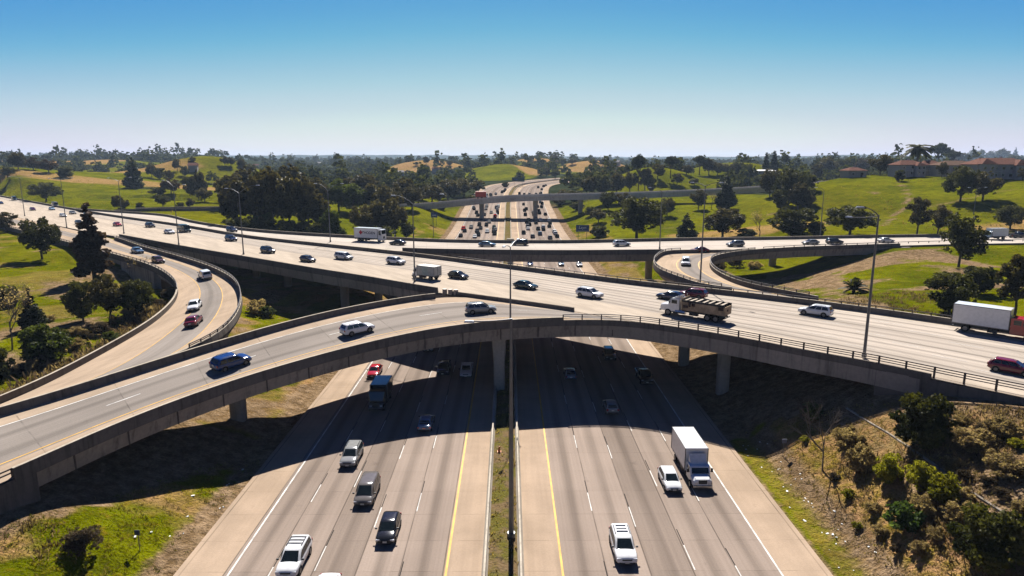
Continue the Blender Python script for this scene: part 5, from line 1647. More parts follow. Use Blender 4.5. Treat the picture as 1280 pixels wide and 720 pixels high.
NEARS = ['in the woods beyond the first dark grove', 'white walled, showing through the middle of the dark grove', 'high in the middle of the far woods',
         'under the ridge right of the round green hill', 'on the left ridge above the meadow',
         'near the skyline of the middle woods', 'between two tan hills', 'right of the tan hill under the skyline trees', 'at the tan field left of the round green hill', 'in the wood below the skyline house', 'below the tan hill left of the freeway']
for (px, py, c), nn in zip(FH, NEARS):
    p = ground(px, py); w = rr.uniform(7, 11)
    o = empty('distant_house', p, rr.uniform(-.5, .5)); tag(o, f"tiny {'red roofed' if c == 'red' else 'pale'} house {nn}", 'house', 'far houses in the woods')
    m = MB(); m.box((0, 0, 2.2), (w, 8, 5.6)); m.build('wall', wallw, o)
    m = MB(); m.add([(-w / 2 - .4, -4.5, 5), (w / 2 + .4, -4.5, 5), (w / 2 + .4, 4.5, 5), (-w / 2 - .4, 4.5, 5), (-w / 2 - .4, 0, 7.4), (w / 2 + .4, 0, 7.4)], [(0, 1, 5, 4), (2, 3, 4, 5), (1, 2, 5), (3, 0, 4), (3, 2, 1, 0)])
    m.build('roof', roofm if c == 'red' else simple('pale_roof', (.34, .32, .31), .8), o)
# ------------------------------------------------------------------ trees: unit-height prototypes (1 = full height), leaf-sized faces
def leaf_cloud(pts, size, seed, flat=0.0, droop=0.0):
    """one bent leaf-spray (2 quads) at every point; returns verts, faces"""
    g = np.random.default_rng(seed); n = len(pts)
    th = g.uniform(0, 2 * np.pi, n); ph = np.arccos(g.uniform(-1, 1, n)) * (1 - flat)
    u = np.c_[np.cos(th), np.sin(th), np.zeros(n)]
    w = np.c_[-np.sin(th) * np.cos(ph), np.cos(th) * np.cos(ph), np.sin(ph) * (1 - droop)]
    s = (size * g.uniform(.6, 1.35, n))[:, None]
    a = pts - u * s * .5; b = pts + u * s * .5
    k = np.cross(u, w) * s * .28
    m0, m1 = pts - w * s * .05 + k, pts + w * s * .45 + k
    V = np.stack([a, m0, pts + w * s * .30 - k * .2, a + w * s * .5, b, b + w * s * .42 - u * s * .1, m1, pts - w * s * .42], 1).reshape(-1, 3)
    base = (np.arange(n) * 8)[:, None]
    F = np.concatenate([base + np.array([[0, 1, 6, 3]]), base + np.array([[1, 4, 5, 6]])]).reshape(-1, 4)
    return V, F


def clump_pts(centres, radii, per, seed, shell=.45):
    g = np.random.default_rng(seed); out = []
    for (c, r), n in zip(zip(centres, radii), per):
        d = g.normal(size=(n, 3)); d /= np.linalg.norm(d, axis=1)[:, None]
        q = r * (shell + (1 - shell) * g.random(n) ** .6)
        q = np.where(g.random(n) < .2, q * g.random(n), q)
        out.append(np.array(c) + d * q[:, None] * np.array([1, 1, .78]))
    return np.concatenate(out)


def crown_mesh(name, pts, size, mat, seed, **kw):
    v, f = leaf_cloud(np.asarray(pts), size, seed, **kw)
    return mesh_np(name, v, f, mat)


def trunk_mesh(name, limbs, mat):
    mb = MB()
    for path, r0, r1 in limbs:
        P = smooth_line([Vector(p) for p in path], .12); n = len(P)
        mb.tube(P, [r0 + (r1 - r0) * i / max(1, n - 1) for i in range(n)], 7)
    return mb.mesh(name, mat, smooth=60)


TP = {}


def proto(kind, trunk, crown):
    o = empty('tree'); tr = link(bpy.data.objects.new('trunk', trunk), o)
    if crown is not None: link(bpy.data.objects.new('crown', crown), o)
    TP[kind] = o


def broad(kind, mat, seed, K=26, wide=.95, z0=.30, trunk_h=.3, leaves=4200, size=.055, bark='bark', gaps=1.0, squash=1.0, cr=(.11, .19)):
    g = np.random.default_rng(seed); C = []; Rr = []
    while len(C) < K:
        p = g.uniform(-1, 1, 3)
        if np.linalg.norm(p) > 1 or np.linalg.norm(p) < .35 * gaps: continue
        c = np.array([p[0] * wide * .40, p[1] * wide * .40, z0 + (1 - z0) * (.48 + p[2] * .42 * squash)])
        c[:2] *= 1 - .45 * max(0, (c[2] - .72) / .28)
        C.append(c); Rr.append(g.uniform(*cr))
    for _ in range(K):
        p = g.normal(size=3); p /= np.linalg.norm(p); k_ = g.uniform(.90, 1.08)
        c = np.array([p[0] * wide * .43 * k_, p[1] * wide * .43 * k_, z0 + (1 - z0) * (.48 + p[2] * .46 * squash * min(k_, 1.05))]); c[2] = max(c[2], z0 + .16 * (1 - z0)) if trunk_h > .2 else max(c[2], .03)
        c[:2] *= 1 - .4 * max(0, (c[2] - .72) / .28); C.append(c); Rr.append(g.uniform(.3, .6) * cr[0])
    C.append(np.array([0, 0, z0 + (1 - z0) * .5])); Rr.append(.22 * wide)
    per = (leaves * np.array(Rr) ** 2 / np.sum(np.array(Rr) ** 2)).astype(int)
    pts = clump_pts(C, Rr, per, seed + 1)
    pts[:, 2] = np.maximum(pts[:, 2], z0 * .72)
    limbs = [([(0, 0, -.05), (.01, .0, trunk_h * .5), (.0, .02, trunk_h), (0, 0, z0 + (1 - z0) * .55)], .034, .012)]
    for c in C[:9]: limbs.append(([(0, .01, trunk_h * .8), tuple(np.array([0, 0, trunk_h]) * .3 + np.array(c) * .62), tuple(c)], .017, .004))
    proto(kind, trunk_mesh('trunk', limbs, M[bark]), crown_mesh('crown', pts, size, M[mat], seed + 2))


broad('oak', 'leaf_oak', 1, K=32, wide=1.05, z0=.08, leaves=5200, size=.05, cr=(.09, .17)); broad('oak2', 'leaf_oak', 5, K=22, wide=1.15, z0=.13, gaps=1.3, leaves=4800, size=.05); broad('oak3', 'leaf_euc', 3, K=24, wide=1.05, z0=.10, leaves=4600, size=.05, cr=(.08, .18), gaps=1.5); broad('oak4', 'leaf_euc', 6, K=20, wide=1.0, z0=.08, leaves=3600, size=.05, cr=(.07, .15), gaps=1.8); broad('oakbig', 'leaf_oak', 9, K=40, wide=1.25, z0=.14, leaves=7000, size=.042, cr=(.09, .16))
broad('euc', 'leaf_euc', 15, K=26, wide=.85, z0=.10, leaves=5200, cr=(.08, .15), bark='barkgrey'); broad('euc2', 'leaf_euc', 21, K=34, wide=.95, z0=.03, leaves=6500, cr=(.08, .15), bark='barkgrey'); broad('red', 'leaf_red', 25, K=22, wide=1.1, z0=.12)
broad('green', 'leaf_green', 31, K=24, wide=.9, z0=.1); broad('sparse', 'leaf_euc', 35, K=15, wide=1.0, z0=.22, leaves=2600, cr=(.07, .14), gaps=1.7)
broad('bush', 'leaf_oak', 41, K=26, wide=1.35, z0=.0, trunk_h=.1, leaves=5200, size=.075, cr=(.14, .24)); broad('bushgreen', 'leaf_green', 45, K=26, wide=1.4, z0=.0, trunk_h=.1, leaves=5600, size=.07, cr=(.14, .24))
broad('bushlime', 'leaf_lime', 51, K=22, wide=1.3, z0=.0, trunk_h=.1, leaves=4200, size=.07, cr=(.13, .24)); broad('bushgloss', 'leaf_gloss', 55, K=20, wide=1.5, z0=.0, trunk_h=.08, leaves=2400, size=.13, cr=(.16, .26))
broad('brush', 'leaf_brush', 61, K=22, wide=1.5, z0=.0, trunk_h=.08, leaves=3600, size=.075, cr=(.14, .24)); broad('darkbush', 'leaf_dark', 65, K=20, wide=1.3, z0=.0, trunk_h=.1, leaves=4200, size=.06, cr=(.13, .22))
broad('umbrella', 'leaf_pine', 71, K=22, wide=1.25, z0=.58, trunk_h=.55, leaves=3200, squash=.7, cr=(.07, .13), gaps=1.0)


def conifer(kind, seed, wide=.42, layers=26, mat='leaf_pine', leaves=5200, z0=.06, size=.05, ragged=.5, droop=0.0):
    g = np.random.default_rng(seed); C = []; Rr = []; limbs = [([(0, 0, -.05), (0, 0, .5), (0, 0, .99)], .026, .004)]
    for i in range(layers):
        t = i / (layers - 1); z = z0 + (1 - z0) * t * .97
        r = wide / 2 * ((1 - t) ** .8 * (.72 + .28 * math.sin(min(1, t * 6) * 1.57))) + .012
        for q in range(max(2, int(7 * (1 - t) + 2))):
            a = g.uniform(0, 6.28); rr_ = r * g.uniform(1 - ragged, 1.0)
            C.append((math.cos(a) * rr_ * .72, math.sin(a) * rr_ * .72, z + g.uniform(-.02, .02) - droop * rr_)); Rr.append(max(.018, rr_ * g.uniform(.30, .48)))
            if q % 3 == 0 and t > .02: limbs.append(([(0, 0, z), C[-1]], .008, .003))
    w = np.array(Rr) ** 1.6; per = np.maximum(4, (leaves * w / w.sum())).astype(int)
    proto(kind, trunk_mesh('trunk', limbs, M['bark']), crown_mesh('crown', clump_pts(C, Rr, per, seed + 1), size, M[mat], seed + 2, flat=.35))


conifer('pine', 81, .5, 20, 'leaf_red', 5200, .14, .05, .75); conifer('spruce', 85, .62, 24); conifer('cypress', 89, .26, 30, leaves=3200, ragged=.25); conifer('cone', 93, .85, 20, leaves=5200, z0=.02)


def bare(kind, seed, dens=1.0, leaf=0, wide=.9, upr=.5, first=.34):
    g = random.Random(seed); limbs = []; tips = []

    def go(p, d, L, r, lv):
        q = p + d * L; m = p + d * L * .5 + Vector((g.uniform(-1, 1), g.uniform(-1, 1), g.uniform(-.3, .6))) * L * .13
        limbs.append(([tuple(p), tuple(m), tuple(q)], r, r * .55))
        if lv == 0: tips.append(q); return
        for _ in range(g.choice((3, 3, 4)) if dens >= 1 else 3):
            nd = (d + Vector((g.uniform(-1, 1) * wide, g.uniform(-1, 1) * wide, g.uniform(-.2, .8) * upr))).normalized()
            go(p + d * L * g.uniform(.45, 1.0), nd, max(L, .24 if lv == 4 else 0) * g.uniform(.58, .78), r * .55, lv - 1)
    go(Vector((0, 0, -.04)), Vector((.05, 0, 1)).normalized(), first, .022, 4)
    zt = max(t.z for t in tips); k_ = 1 / zt
    mb = MB()
    for path, r0, r1 in limbs: mb.tube([Vector(q) * k_ for q in path], [r0, (r0 + r1) / 2, max(r1, .0022)], 4)
    cr = None
    if leaf:
        pts = np.array([tuple(t * k_) for t in tips]); gg = np.random.default_rng(seed); pts = np.repeat(pts, leaf, 0) + gg.normal(size=(len(pts) * leaf, 3)) * .035
        cr = crown_mesh('crown', pts, .032, M['leaf_brush'], seed)
    proto(kind, mb.mesh('trunk', M['barkgrey']), cr)


bare('bare', 7, 1.0, 2); bare('dead', 11, 1.0, 0, 1.0, .55, .2); bare('twiggy', 17, 1.0, 1, 1.2, .4, .14)

# palm
g_ = random.Random(4); mb = MB()
for i in range(46):
    a = g_.uniform(0, 6.28); el = g_.uniform(-.55, 1.25); L = g_.uniform(.28, .36); P = []
    for j in range(7):
        t = j / 6; P.append(Vector((math.cos(a) * L * t * math.cos(el * (1 - .4 * t)), math.sin(a) * L * t * math.cos(el * (1 - .4 * t)), .78 + L * (math.sin(el) * t - .62 * t * t))))
    s_ = Vector((-math.sin(a), math.cos(a), 0))
    for j in range(6):
        for sg in (1, -1):
            wd = .05 * (1 - abs(j / 6 - .45)); mb.add([P[j], P[j + 1], P[j + 1] + s_ * sg * wd + Vector((0, 0, -.03)), P[j] + s_ * sg * wd * 1.05 + Vector((0, 0, -.03))], [(0, 1, 2, 3)])
proto('palm', trunk_mesh('trunk', [([(0, 0, -.03), (.008, 0, .4), (0, 0, .78)], .030, .022)], M['bark']), mb.mesh('crown', M['leaf_oak'], recalc=False))
mb = MB()
for i in range(34):
    a = g_.uniform(0, 6.28); el = g_.uniform(.2, 1.35); L = .8; P = []
    for j in range(6):
        t = j / 5; P.append(Vector((math.cos(a) * L * t * math.cos(el), math.sin(a) * L * t * math.cos(el), .15 + L * (math.sin(el) * t - .35 * t * t))))
    s_ = Vector((-math.sin(a), math.cos(a), 0))
    for j in range(5):
        for sg in (1, -1): mb.add([P[j], P[j + 1], P[j + 1] + s_ * sg * .09 + Vector((0, 0, -.04)), P[j] + s_ * sg * .09 + Vector((0, 0, -.04))], [(0, 1, 2, 3)])
proto('sago', trunk_mesh('trunk', [([(0, 0, -.05), (0, 0, .1), (0, 0, .2)], .09, .08)], M['bark']), mb.mesh('crown', M['leaf_oak'], recalc=False))

for o in TP.values():      # prototypes are reused as the first tree of their kind
    o['fresh'] = True
TREE_W = {'oak': 1.0, 'oak2': 1.05, 'oak3': 1.05, 'oak4': .95, 'oakbig': 1.25, 'euc': .85, 'euc2': .95, 'red': 1.1, 'green': .9, 'sparse': .95, 'bush': 1.4, 'bushgreen': 1.45, 'bushlime': 1.4, 'bushgloss': 1.5, 'brush': 1.5, 'darkbush': 1.35,
          'umbrella': 1.2, 'pine': .5, 'spruce': .6, 'cypress': .26, 'cone': .8, 'bare': .8, 'dead': .9, 'twiggy': .9, 'palm': .62, 'sago': 1.4}
NAME = {'bush': 'bush', 'bushgreen': 'bush', 'bushlime': 'bush', 'bushgloss': 'bush', 'brush': 'bush', 'darkbush': 'bush', 'sago': 'bush', 'palm': 'palm_tree', 'pine': 'conifer_tree', 'spruce': 'conifer_tree', 'cypress': 'cypress_tree', 'cone': 'conifer_tree',
        'umbrella': 'pine_tree', 'bare': 'bare_tree', 'dead': 'dead_tree', 'twiggy': 'bare_tree', 'oak': 'tree', 'oak2': 'tree', 'oak3': 'tree', 'oak4': 'tree', 'oakbig': 'tree', 'euc': 'eucalyptus_tree', 'euc2': 'eucalyptus_tree', 'red': 'tree', 'green': 'tree', 'sparse': 'eucalyptus_tree'}
_rt = random.Random(21)


def plant(kind, p, h, w, label, group=None, rz=None):
    if kind == 'oak': kind = _rt.choice(('oak', 'oak', 'oak2', 'oak3', 'oak3', 'oak4'))
    src = TP[kind]
    if src.get('fresh'):
        o = src; del o['fresh']
    else:
        o = copy_tree(src)
    o.name = NAME[kind]
    k_ = w / TREE_W[kind]
    o.location = p; o.scale = (k_, k_, h); o.rotation_euler = (0, 0, _rt.uniform(0, 6.28) if rz is None else rz)
    if 'label' in o: del o['label']
    if 'group' in o: del o['group']
    return tag(o, label, 'bush' if NAME[kind] == 'bush' else 'tree', group)


def plant_px(kind, px, py, hp_, wp, label, group=None, rz=None, sink=.0):
    p = ground(px, py); zc = depth(p)
    return plant(kind, p - Vector((0, 0, sink)), hp_ / FPX * zc * 1.01, wp / FPX * zc, label, group, rz)


SINGLE = [  # kind, base x, base y, height, width in the photo, label
    ('pine', 119, 353, 98, 52, 'tall ragged reddish conifer in front of the wide overpass on the left'),
    ('oak2', 53, 324, 56, 44, 'dark leaning tree on the green slope left of the tall reddish conifer'),
    ('oak', 8, 290, 26, 36, 'round dark tree beside the road at the left view edge'),
    ('oak', 104, 401, 56, 40, 'left tree of the dark trio inside the loop ramp'),
    ('oak', 139, 401, 60, 44, 'middle tree of the dark trio inside the loop ramp'),
    ('oakbig', 172, 398, 52, 52, 'right and bushiest tree of the dark trio inside the loop ramp'),
    ('spruce', 42, 412, 52, 32, 'dark ragged conifer behind the bright green bush on the left slope'),
    ('bare', 15, 437, 78, 50, 'grey half bare tree at the left view edge'),
    ('twiggy', 31, 384, 34, 30, 'leafless grey shrub above the dark ragged conifer'),
    ('bushgreen', 57, 452, 48, 68, 'bright green round bush beside the lower loop ramp'),
    ('bush', -2, 474, 40, 42, 'dark bush cut by the left view edge above the loop ramp wall'),
    ('twiggy', 186, 352, 34, 40, 'leafless shrub against the loop ramp abutment wall'),
    ('bush', 12, 382, 26, 30, 'low dark bush by the leafless grey shrub on the left slope'),
    ('bushgreen', 139, 428, 14, 26, 'small green bush among grey brush beside the loop ramp wall'),
    ('bush', 75, 440, 30, 30, 'dark bush tucked behind the bright green round bush'),
    ('bush', 1149, 557, 70, 78, 'large dark green bush on the dry bank below the right rail'),
    ('bush', 1229, 708, 82, 92, 'largest dark bush in the lower right corner of the dry bank'),
    ('bushgloss', 1128, 661, 33, 48, 'round glossy leaved shrub on the dry bank'),
    ('bushlime', 1112, 604, 40, 46, 'left yellow green shrub in the middle of the dry bank'),
    ('bushlime', 1150, 614, 40, 44, 'middle yellow green shrub in the middle of the dry bank'),
    ('bushlime', 1182, 628, 40, 46, 'right yellow green shrub in the middle of the dry bank'),
    ('dead', 1028, 588, 94, 56, 'leafless dead tree on the dry bank below the bridge abutment'),
    ('bushgloss', 1013, 524, 22, 28, 'small leafy shrub beside the dead tree at the bridge abutment'),
    ('darkbush', 106, 690, 34, 54, 'dark purplish bush on the left front grass slope'),
    ('brush', 1078, 588, 34, 44, 'grey dry brush left of the yellow green shrubs'),
    ('brush', 1063, 560, 26, 40, 'grey dry brush below the dead tree on the bank'),
    ('brush', 1200, 655, 30, 50, 'grey dry brush between the yellow green shrubs and the corner bush'),
    ('brush', 1155, 640, 24, 40, 'grey dry brush under the yellow green shrubs'),
    ('brush', 1215, 560, 26, 56, 'tawny brush right of the large dark green bush'),
    ('brush', 1255, 545, 24, 50, 'tawny brush nearest the right rail on the dry bank'),
    ('brush', 1262, 595, 26, 56, 'tawny brush at the right view edge below the rail'),
    ('darkbush', 1205, 600, 14, 22, 'small dark tussock in the tawny brush of the dry bank'),
    ('bushgreen', 335, 396, 14, 22, 'green bush on the brown slope under the loop ramp bridge'),
    ('darkbush', 898, 338, 12, 22, 'dark brush clump inside the right hairpin ramp nearest its wall'),
    ('darkbush', 921, 334, 13, 24, 'dark brush clump in the middle of the right hairpin loop'),
    ('brush', 943, 336, 10, 20, 'paler brush clump at the right side of the hairpin loop'),
    ('brush', 322, 392, 18, 34, 'grey brush on the brown slope under the loop ramp bridge'),
    ('oak', 1186, 390, 56, 60, 'olive round tree right of the wide overpass, left of the red cab truck'),
    ('oak', 1222, 368, 40, 46, 'dark tree behind the olive round tree on the right green field'),
    ('sparse', 1268, 394, 76, 52, 'tall loose tree behind the red cab truck at the right view edge'),
    ('sago', 1067, 366, 30, 34, 'low palm like bush on the green field below the rear abutment'),
    ('oak2', 1198, 334, 72, 54, 'tree with a bare dark trunk in front of the rear road at right'),
    ('sparse', 1146, 293, 46, 34, 'upright loose tree behind the rear road, left one of a pair'),
    ('sparse', 1172, 294, 38, 34, 'spreading loose tree behind the rear road, right one of a pair'),
    ('oakbig', 1062, 295, 40, 70, 'wide low dark tree behind the rear road, right of the round one'),
    ('oak', 990, 296, 40, 58, 'round dark tree behind the rear road, left of the wide low one'),
    ('bush', 1020, 296, 20, 24, 'small dark tree between the round and the wide low tree'),
    ('oak', 903, 298, 40, 54, 'round brownish tree behind the rear overpass, right of the broad cone shaped conifer'),
    ('cone', 858, 299, 33, 32, 'broad cone shaped dark conifer behind the rear overpass'),
    ('bush', 932, 297, 12, 26, 'low dark bush right of the round brownish tree'),
    ('bare', 949, 297, 32, 24, 'thin bare tree on the green field beside the low dark bush'),
    ('oakbig', 796, 300, 56, 82, 'big spreading dark tree right of the freeway behind the rear overpass'),
    ('oak', 834, 270, 24, 22, 'small round tree above the cone shaped conifer'),
    ('spruce', 907, 262, 46, 28, 'tall pointed conifer in the middle of the green fields'),
    ('oak', 873, 262, 26, 22, 'round tree left of the tall pointed conifer'),
    ('bare', 889, 262, 20, 18, 'bare tree just left of the tall pointed conifer'),
    ('oakbig', 985, 257, 48, 46, 'dark tree clump where the tan ridge meets the distant overpass end'),
    ('bush', 1003, 258, 26, 36, 'low dark crown at the foot of the dark tree clump on the ridge'),
    ('oak', 962, 246, 36, 30, 'tree at the end of the distant overpass'),
    ('oakbig', 1200, 252, 46, 48, 'larger left tree of the dark pair on the hill below the houses'),
    ('oak', 1228, 251, 38, 42, 'smaller right tree of the dark pair on the hill below the houses'),
    ('bush', 1124, 226, 14, 14, 'small dark bush on the slope below the left hilltop house'),
    ('oak', 1100, 219, 27, 30, 'round dark tree left of the hilltop houses'),
    ('palm', 1144, 218, 41, 34, 'tall palm standing over the hilltop houses'),
    ('umbrella', 1172, 214, 34, 30, 'umbrella crowned pine behind the hilltop houses, right of the palm'),
    ('umbrella', 1187, 212, 24, 26, 'lower umbrella crowned pine right of the taller one behind the houses'),
    ('oak', 1200, 206, 16, 22, 'low rounded tree behind the brown roofed house'),
    ('oak', 1219, 204, 18, 22, 'rounded tree behind the roof gap of the largest house'),
    ('oak', 1240, 202, 14, 18, 'small rounded tree behind the middle of the largest house'),
    ('euc', 1254, 204, 19, 18, 'loose tree behind the right part of the largest house'),
    ('oak', 1268, 212, 20, 22, 'dark tree at the right end of the largest house'),
    ('spruce', 1268, 200, 15, 10, 'little pointed tree near the right end of the hilltop skyline'),
    ('oak', 1177, 222, 20, 14, 'dark tree between the cream house and the brown roofed house'),
    ('cypress', 1147, 220, 18, 7, 'narrow dark tree in front of the wall between the two left hilltop houses'),
    ('oak', 1278, 226, 16, 16, 'dark tree at the right view edge beside the largest house'),
    ('euc2', 1033, 224, 27, 30, 'loose brown green tree at the left end of the hilltop'),
    ('oak', 1052, 220, 24, 18, 'narrow tree behind the small bright red roofed house'),
    ('red', 1077, 216, 19, 22, 'reddish tree between the red roofed house and the round dark tree'),
    ('oak', 1020, 226, 22, 18, 'small tree left of the loose brown green tree'),
    ('oakbig', 1262, 287, 32, 44, 'dark bushy tree behind the rear road at the right view edge'),
    ('cypress', 957, 213, 22, 9, 'left one of two slim cypresses on the skyline'),
    ('cypress', 967, 214, 25, 11, 'right and taller one of two slim cypresses on the skyline'),
    ('spruce', 168, 235, 37, 28, 'big dark spruce like conifer on the crest of the left hill'),
    ('oakbig', 58, 252, 25, 44, 'big round dark tree in the middle of the left hill slope'),
    ('oak', 14, 243, 12, 11, 'small dark tree on the left hill near the view edge'),
    ('oakbig', 10, 224, 14, 20, 'dark bushy tree at the top left of the left hill'),
    ('euc2', 23, 212, 22, 22, 'olive tree on the crest of the left hill near the view edge'),
    ('red', 42, 213, 17, 22, 'dark reddish tree, left of two on the left hill crest'),
    ('red', 61, 216, 18, 24, 'dark reddish tree, right of two on the left hill crest'),
    ('bush', 82, 222, 14, 22, 'low olive bush at the right end of the left hill crest'),
    ('bush', 197, 243, 9, 24, 'flat dark bush on the tan slope right of the big spruce'),
    ('oak', 148, 262, 20, 16, 'dark bush behind the far barrier, left one of a pair'),
    ('oak', 156, 262, 14, 14, 'dark bush behind the far barrier, right one of a pair'),
    ('bush', 175, 261, 9, 11, 'little round dark bush behind the far barrier'),
    ('oak', 204, 259, 17, 18, 'dark round tree behind the short low overpass'),
    ('red', 238, 260, 13, 12, 'small reddish tree behind the short low overpass'),
    ('bush', 225, 260, 8, 12, 'tiny dark bush left of the small reddish tree'),
    ('euc', 249, 250, 42, 22, 'tall loose tree in front of the round green hill'),
    ('oak', 238, 248, 26, 20, 'rounded tree left of the tall loose tree before the green hill'),
    ('red', 214, 242, 20, 24, 'pinkish brown tree at the foot of the left hill'),
    ('oak', 256, 252, 18, 22, 'dark low tree right of the tall loose tree before the green hill'),
    ('bush', 632, 234, 7, 10, 'dark bush on the far freeway median beside the green sign'),
    ('euc', 627, 205, 0, 0, ''),
]
for kind, px, py, h, w, lab in SINGLE:
    if h: plant_px(kind, px, py, h, w, lab)

def row_first():
    rr_ = random.Random(31)
    strip_ = [('darkbush' if rr_.random() < .65 else 'brush', 214 - i * 17.5 + rr_.uniform(-3, 3), 376 + i * 8.6 + rr_.uniform(-3, 1), rr_.uniform(11, 17), rr_.uniform(20, 32)) for i in range(12)]
    named_row(strip_, 'in the grey brush strip along the lower loop ramp wall', 'brush strip along the loop ramp')
    named_row([('darkbush', 150, 372, 12, 22), ('bush', 128, 356, 14, 24), ('darkbush', 176, 366, 10, 18), ('brush', 96, 418, 10, 24), ('darkbush', 116, 414, 9, 20), ('bushgreen', 150, 410, 10, 20), ('brush', 60, 402, 9, 22), ('darkbush', 88, 372, 9, 18)],
              'in the scattered scrub under the loop ramp trees', 'scrub inside the loop ramp')
    named_row([('brush', 1050, 548, 14, 26), ('darkbush', 1042, 600, 10, 18), ('bushlime', 1060, 622, 12, 20), ('brush', 1090, 640, 13, 24), ('brush', 1100, 668, 12, 22), ('darkbush', 1120, 690, 11, 18), ('bushlime', 1072, 660, 9, 16), ('brush', 1150, 690, 15, 28), ('brush', 1170, 672, 14, 28),
               ('brush', 1205, 625, 16, 30), ('darkbush', 1235, 608, 14, 26), ('brush', 1240, 578, 16, 30), ('bushlime', 1270, 560, 13, 24), ('brush', 1190, 585, 15, 30), ('darkbush', 1225, 540, 11, 22), ('brush', 1200, 530, 11, 24), ('bushlime', 1005, 552, 8, 16), ('brush', 1275, 640, 16, 32), ('darkbush', 1252, 622, 14, 24)],
              'in the low scrub of the dry right bank', 'low scrub of the dry right bank')


# tiny crest trees that break the skyline: measured against the hills they stand on
def named_row(items, place, group):
    items = sorted(items, key=lambda q: q[1])
    for n, (kind, px, py, h, w) in enumerate(items):
        w_ = NAME[kind].replace('_', ' ')
        plant_px(kind, px, py, h, w, f"{ORD2[n]} {w_} from the left {place}", group)


ORD2 = ['first', 'second', 'third', 'fourth', 'fifth', 'sixth', 'seventh', 'eighth', 'ninth', 'tenth', 'eleventh', 'twelfth', 'thirteenth', 'fourteenth', 'fifteenth', 'sixteenth', 'seventeenth', 'eighteenth', 'nineteenth', 'twentieth',
        'twenty-first', 'twenty-second', 'twenty-third', 'twenty-fourth', 'twenty-fifth', 'twenty-sixth', 'twenty-seventh', 'twenty-eighth', 'twenty-ninth', 'thirtieth']
row_first()
named_row([('euc2', 298, 285, 62, 46), ('euc', 318, 286, 74, 46), ('euc2', 342, 288, 78, 50), ('euc', 362, 289, 74, 44), ('euc2', 386, 291, 66, 44), ('bushgreen', 413, 296, 34, 34), ('euc2', 402, 292, 46, 30), ('green', 330, 287, 26, 24), ('bush', 290, 291, 18, 30), ('bush', 312, 292, 20, 32), ('bush', 335, 293, 20, 34), ('bush', 357, 294, 20, 32), ('bush', 378, 295, 18, 30), ('bush', 398, 296, 18, 28), ('bushgreen', 425, 297, 14, 20)],
          'along the front edge of the big dark grove', 'front trees of the big dark grove')
named_row([('oak', 292, 262, 46, 44), ('euc', 312, 258, 50, 42), ('oak', 336, 262, 54, 46), ('euc2', 366, 262, 56, 46), ('oak', 392, 266, 46, 40), ('euc', 350, 250, 40, 40), ('oak', 280, 252, 30, 30)],
          'in the middle of the big dark grove', 'middle trees of the big dark grove')
named_row([('green', 424, 264, 40, 36), ('green', 443, 266, 36, 36), ('oak', 455, 296, 42, 38), ('euc2', 474, 296, 46, 42), ('oak', 494, 297, 52, 38), ('oak', 486, 272, 42, 44), ('euc2', 458, 254, 34, 46), ('euc2', 438, 252, 30, 36), ('oak', 508, 297, 22, 22), ('euc', 470, 266, 40, 36), ('bush', 478, 300, 18, 40)],
          'in the grove behind the white lettered truck', 'grove behind the white lettered truck')
named_row([('oak', 515, 262, 30, 32), ('oak', 540, 256, 26, 36), ('euc2', 560, 250, 26, 36), ('oak', 580, 246, 24, 30), ('oak', 598, 242, 18, 22), ('oak', 528, 250, 24, 30), ('euc2', 505, 252, 30, 34), ('bush', 552, 262, 10, 14), ('bush', 590, 252, 8, 16)],
          'in the belt left of the far freeway', 'tree belt left of the far freeway')
named_row([('oak', 706, 254, 18, 26), ('oak', 720, 254, 18, 24), ('euc2', 737, 244, 24, 24), ('oak', 752, 243, 28, 24), ('euc2', 771, 242, 26, 24), ('oak', 787, 240, 26, 24), ('umbrella', 798, 238, 44, 24), ('euc', 806, 238, 30, 20), ('oak', 814, 240, 20, 16), ('oak', 760, 262, 24, 22), ('oak', 780, 262, 22, 24), ('bush', 738, 270, 12, 18), ('bush', 722, 262, 10, 20), ('oak', 748, 278, 18, 22), ('bush', 750, 296, 14, 26), ('oak', 698, 258, 12, 18)],
          'in the clump right of the far freeway', 'tree clump right of the far freeway')
named_row([('umbrella', 838, 222, 26, 24), ('oak', 822, 224, 20, 20), ('oak', 846, 232, 16, 18), ('oak', 858, 218, 12, 18), ('umbrella', 874, 219, 24, 26), ('euc', 886, 219, 22, 18), ('oak', 897, 219, 16, 20), ('oak', 910, 218, 14, 22), ('oak', 922, 217, 16, 20), ('oak', 934, 232, 30, 22), ('spruce', 942, 234, 26, 16), ('oak', 948, 238, 20, 18), ('oak', 868, 232, 10, 14)],
          'along the hedge line of the green fields', 'hedge line trees of the green fields')
named_row([('oak', 1000, 232, 18, 20), ('oak', 1008, 262, 20, 20), ('euc2', 997, 262, 34, 28), ('oak', 976, 262, 28, 24), ('oak', 1012, 240, 24, 20)],
          'on the saddle left of the hilltop', 'saddle trees left of the hilltop')

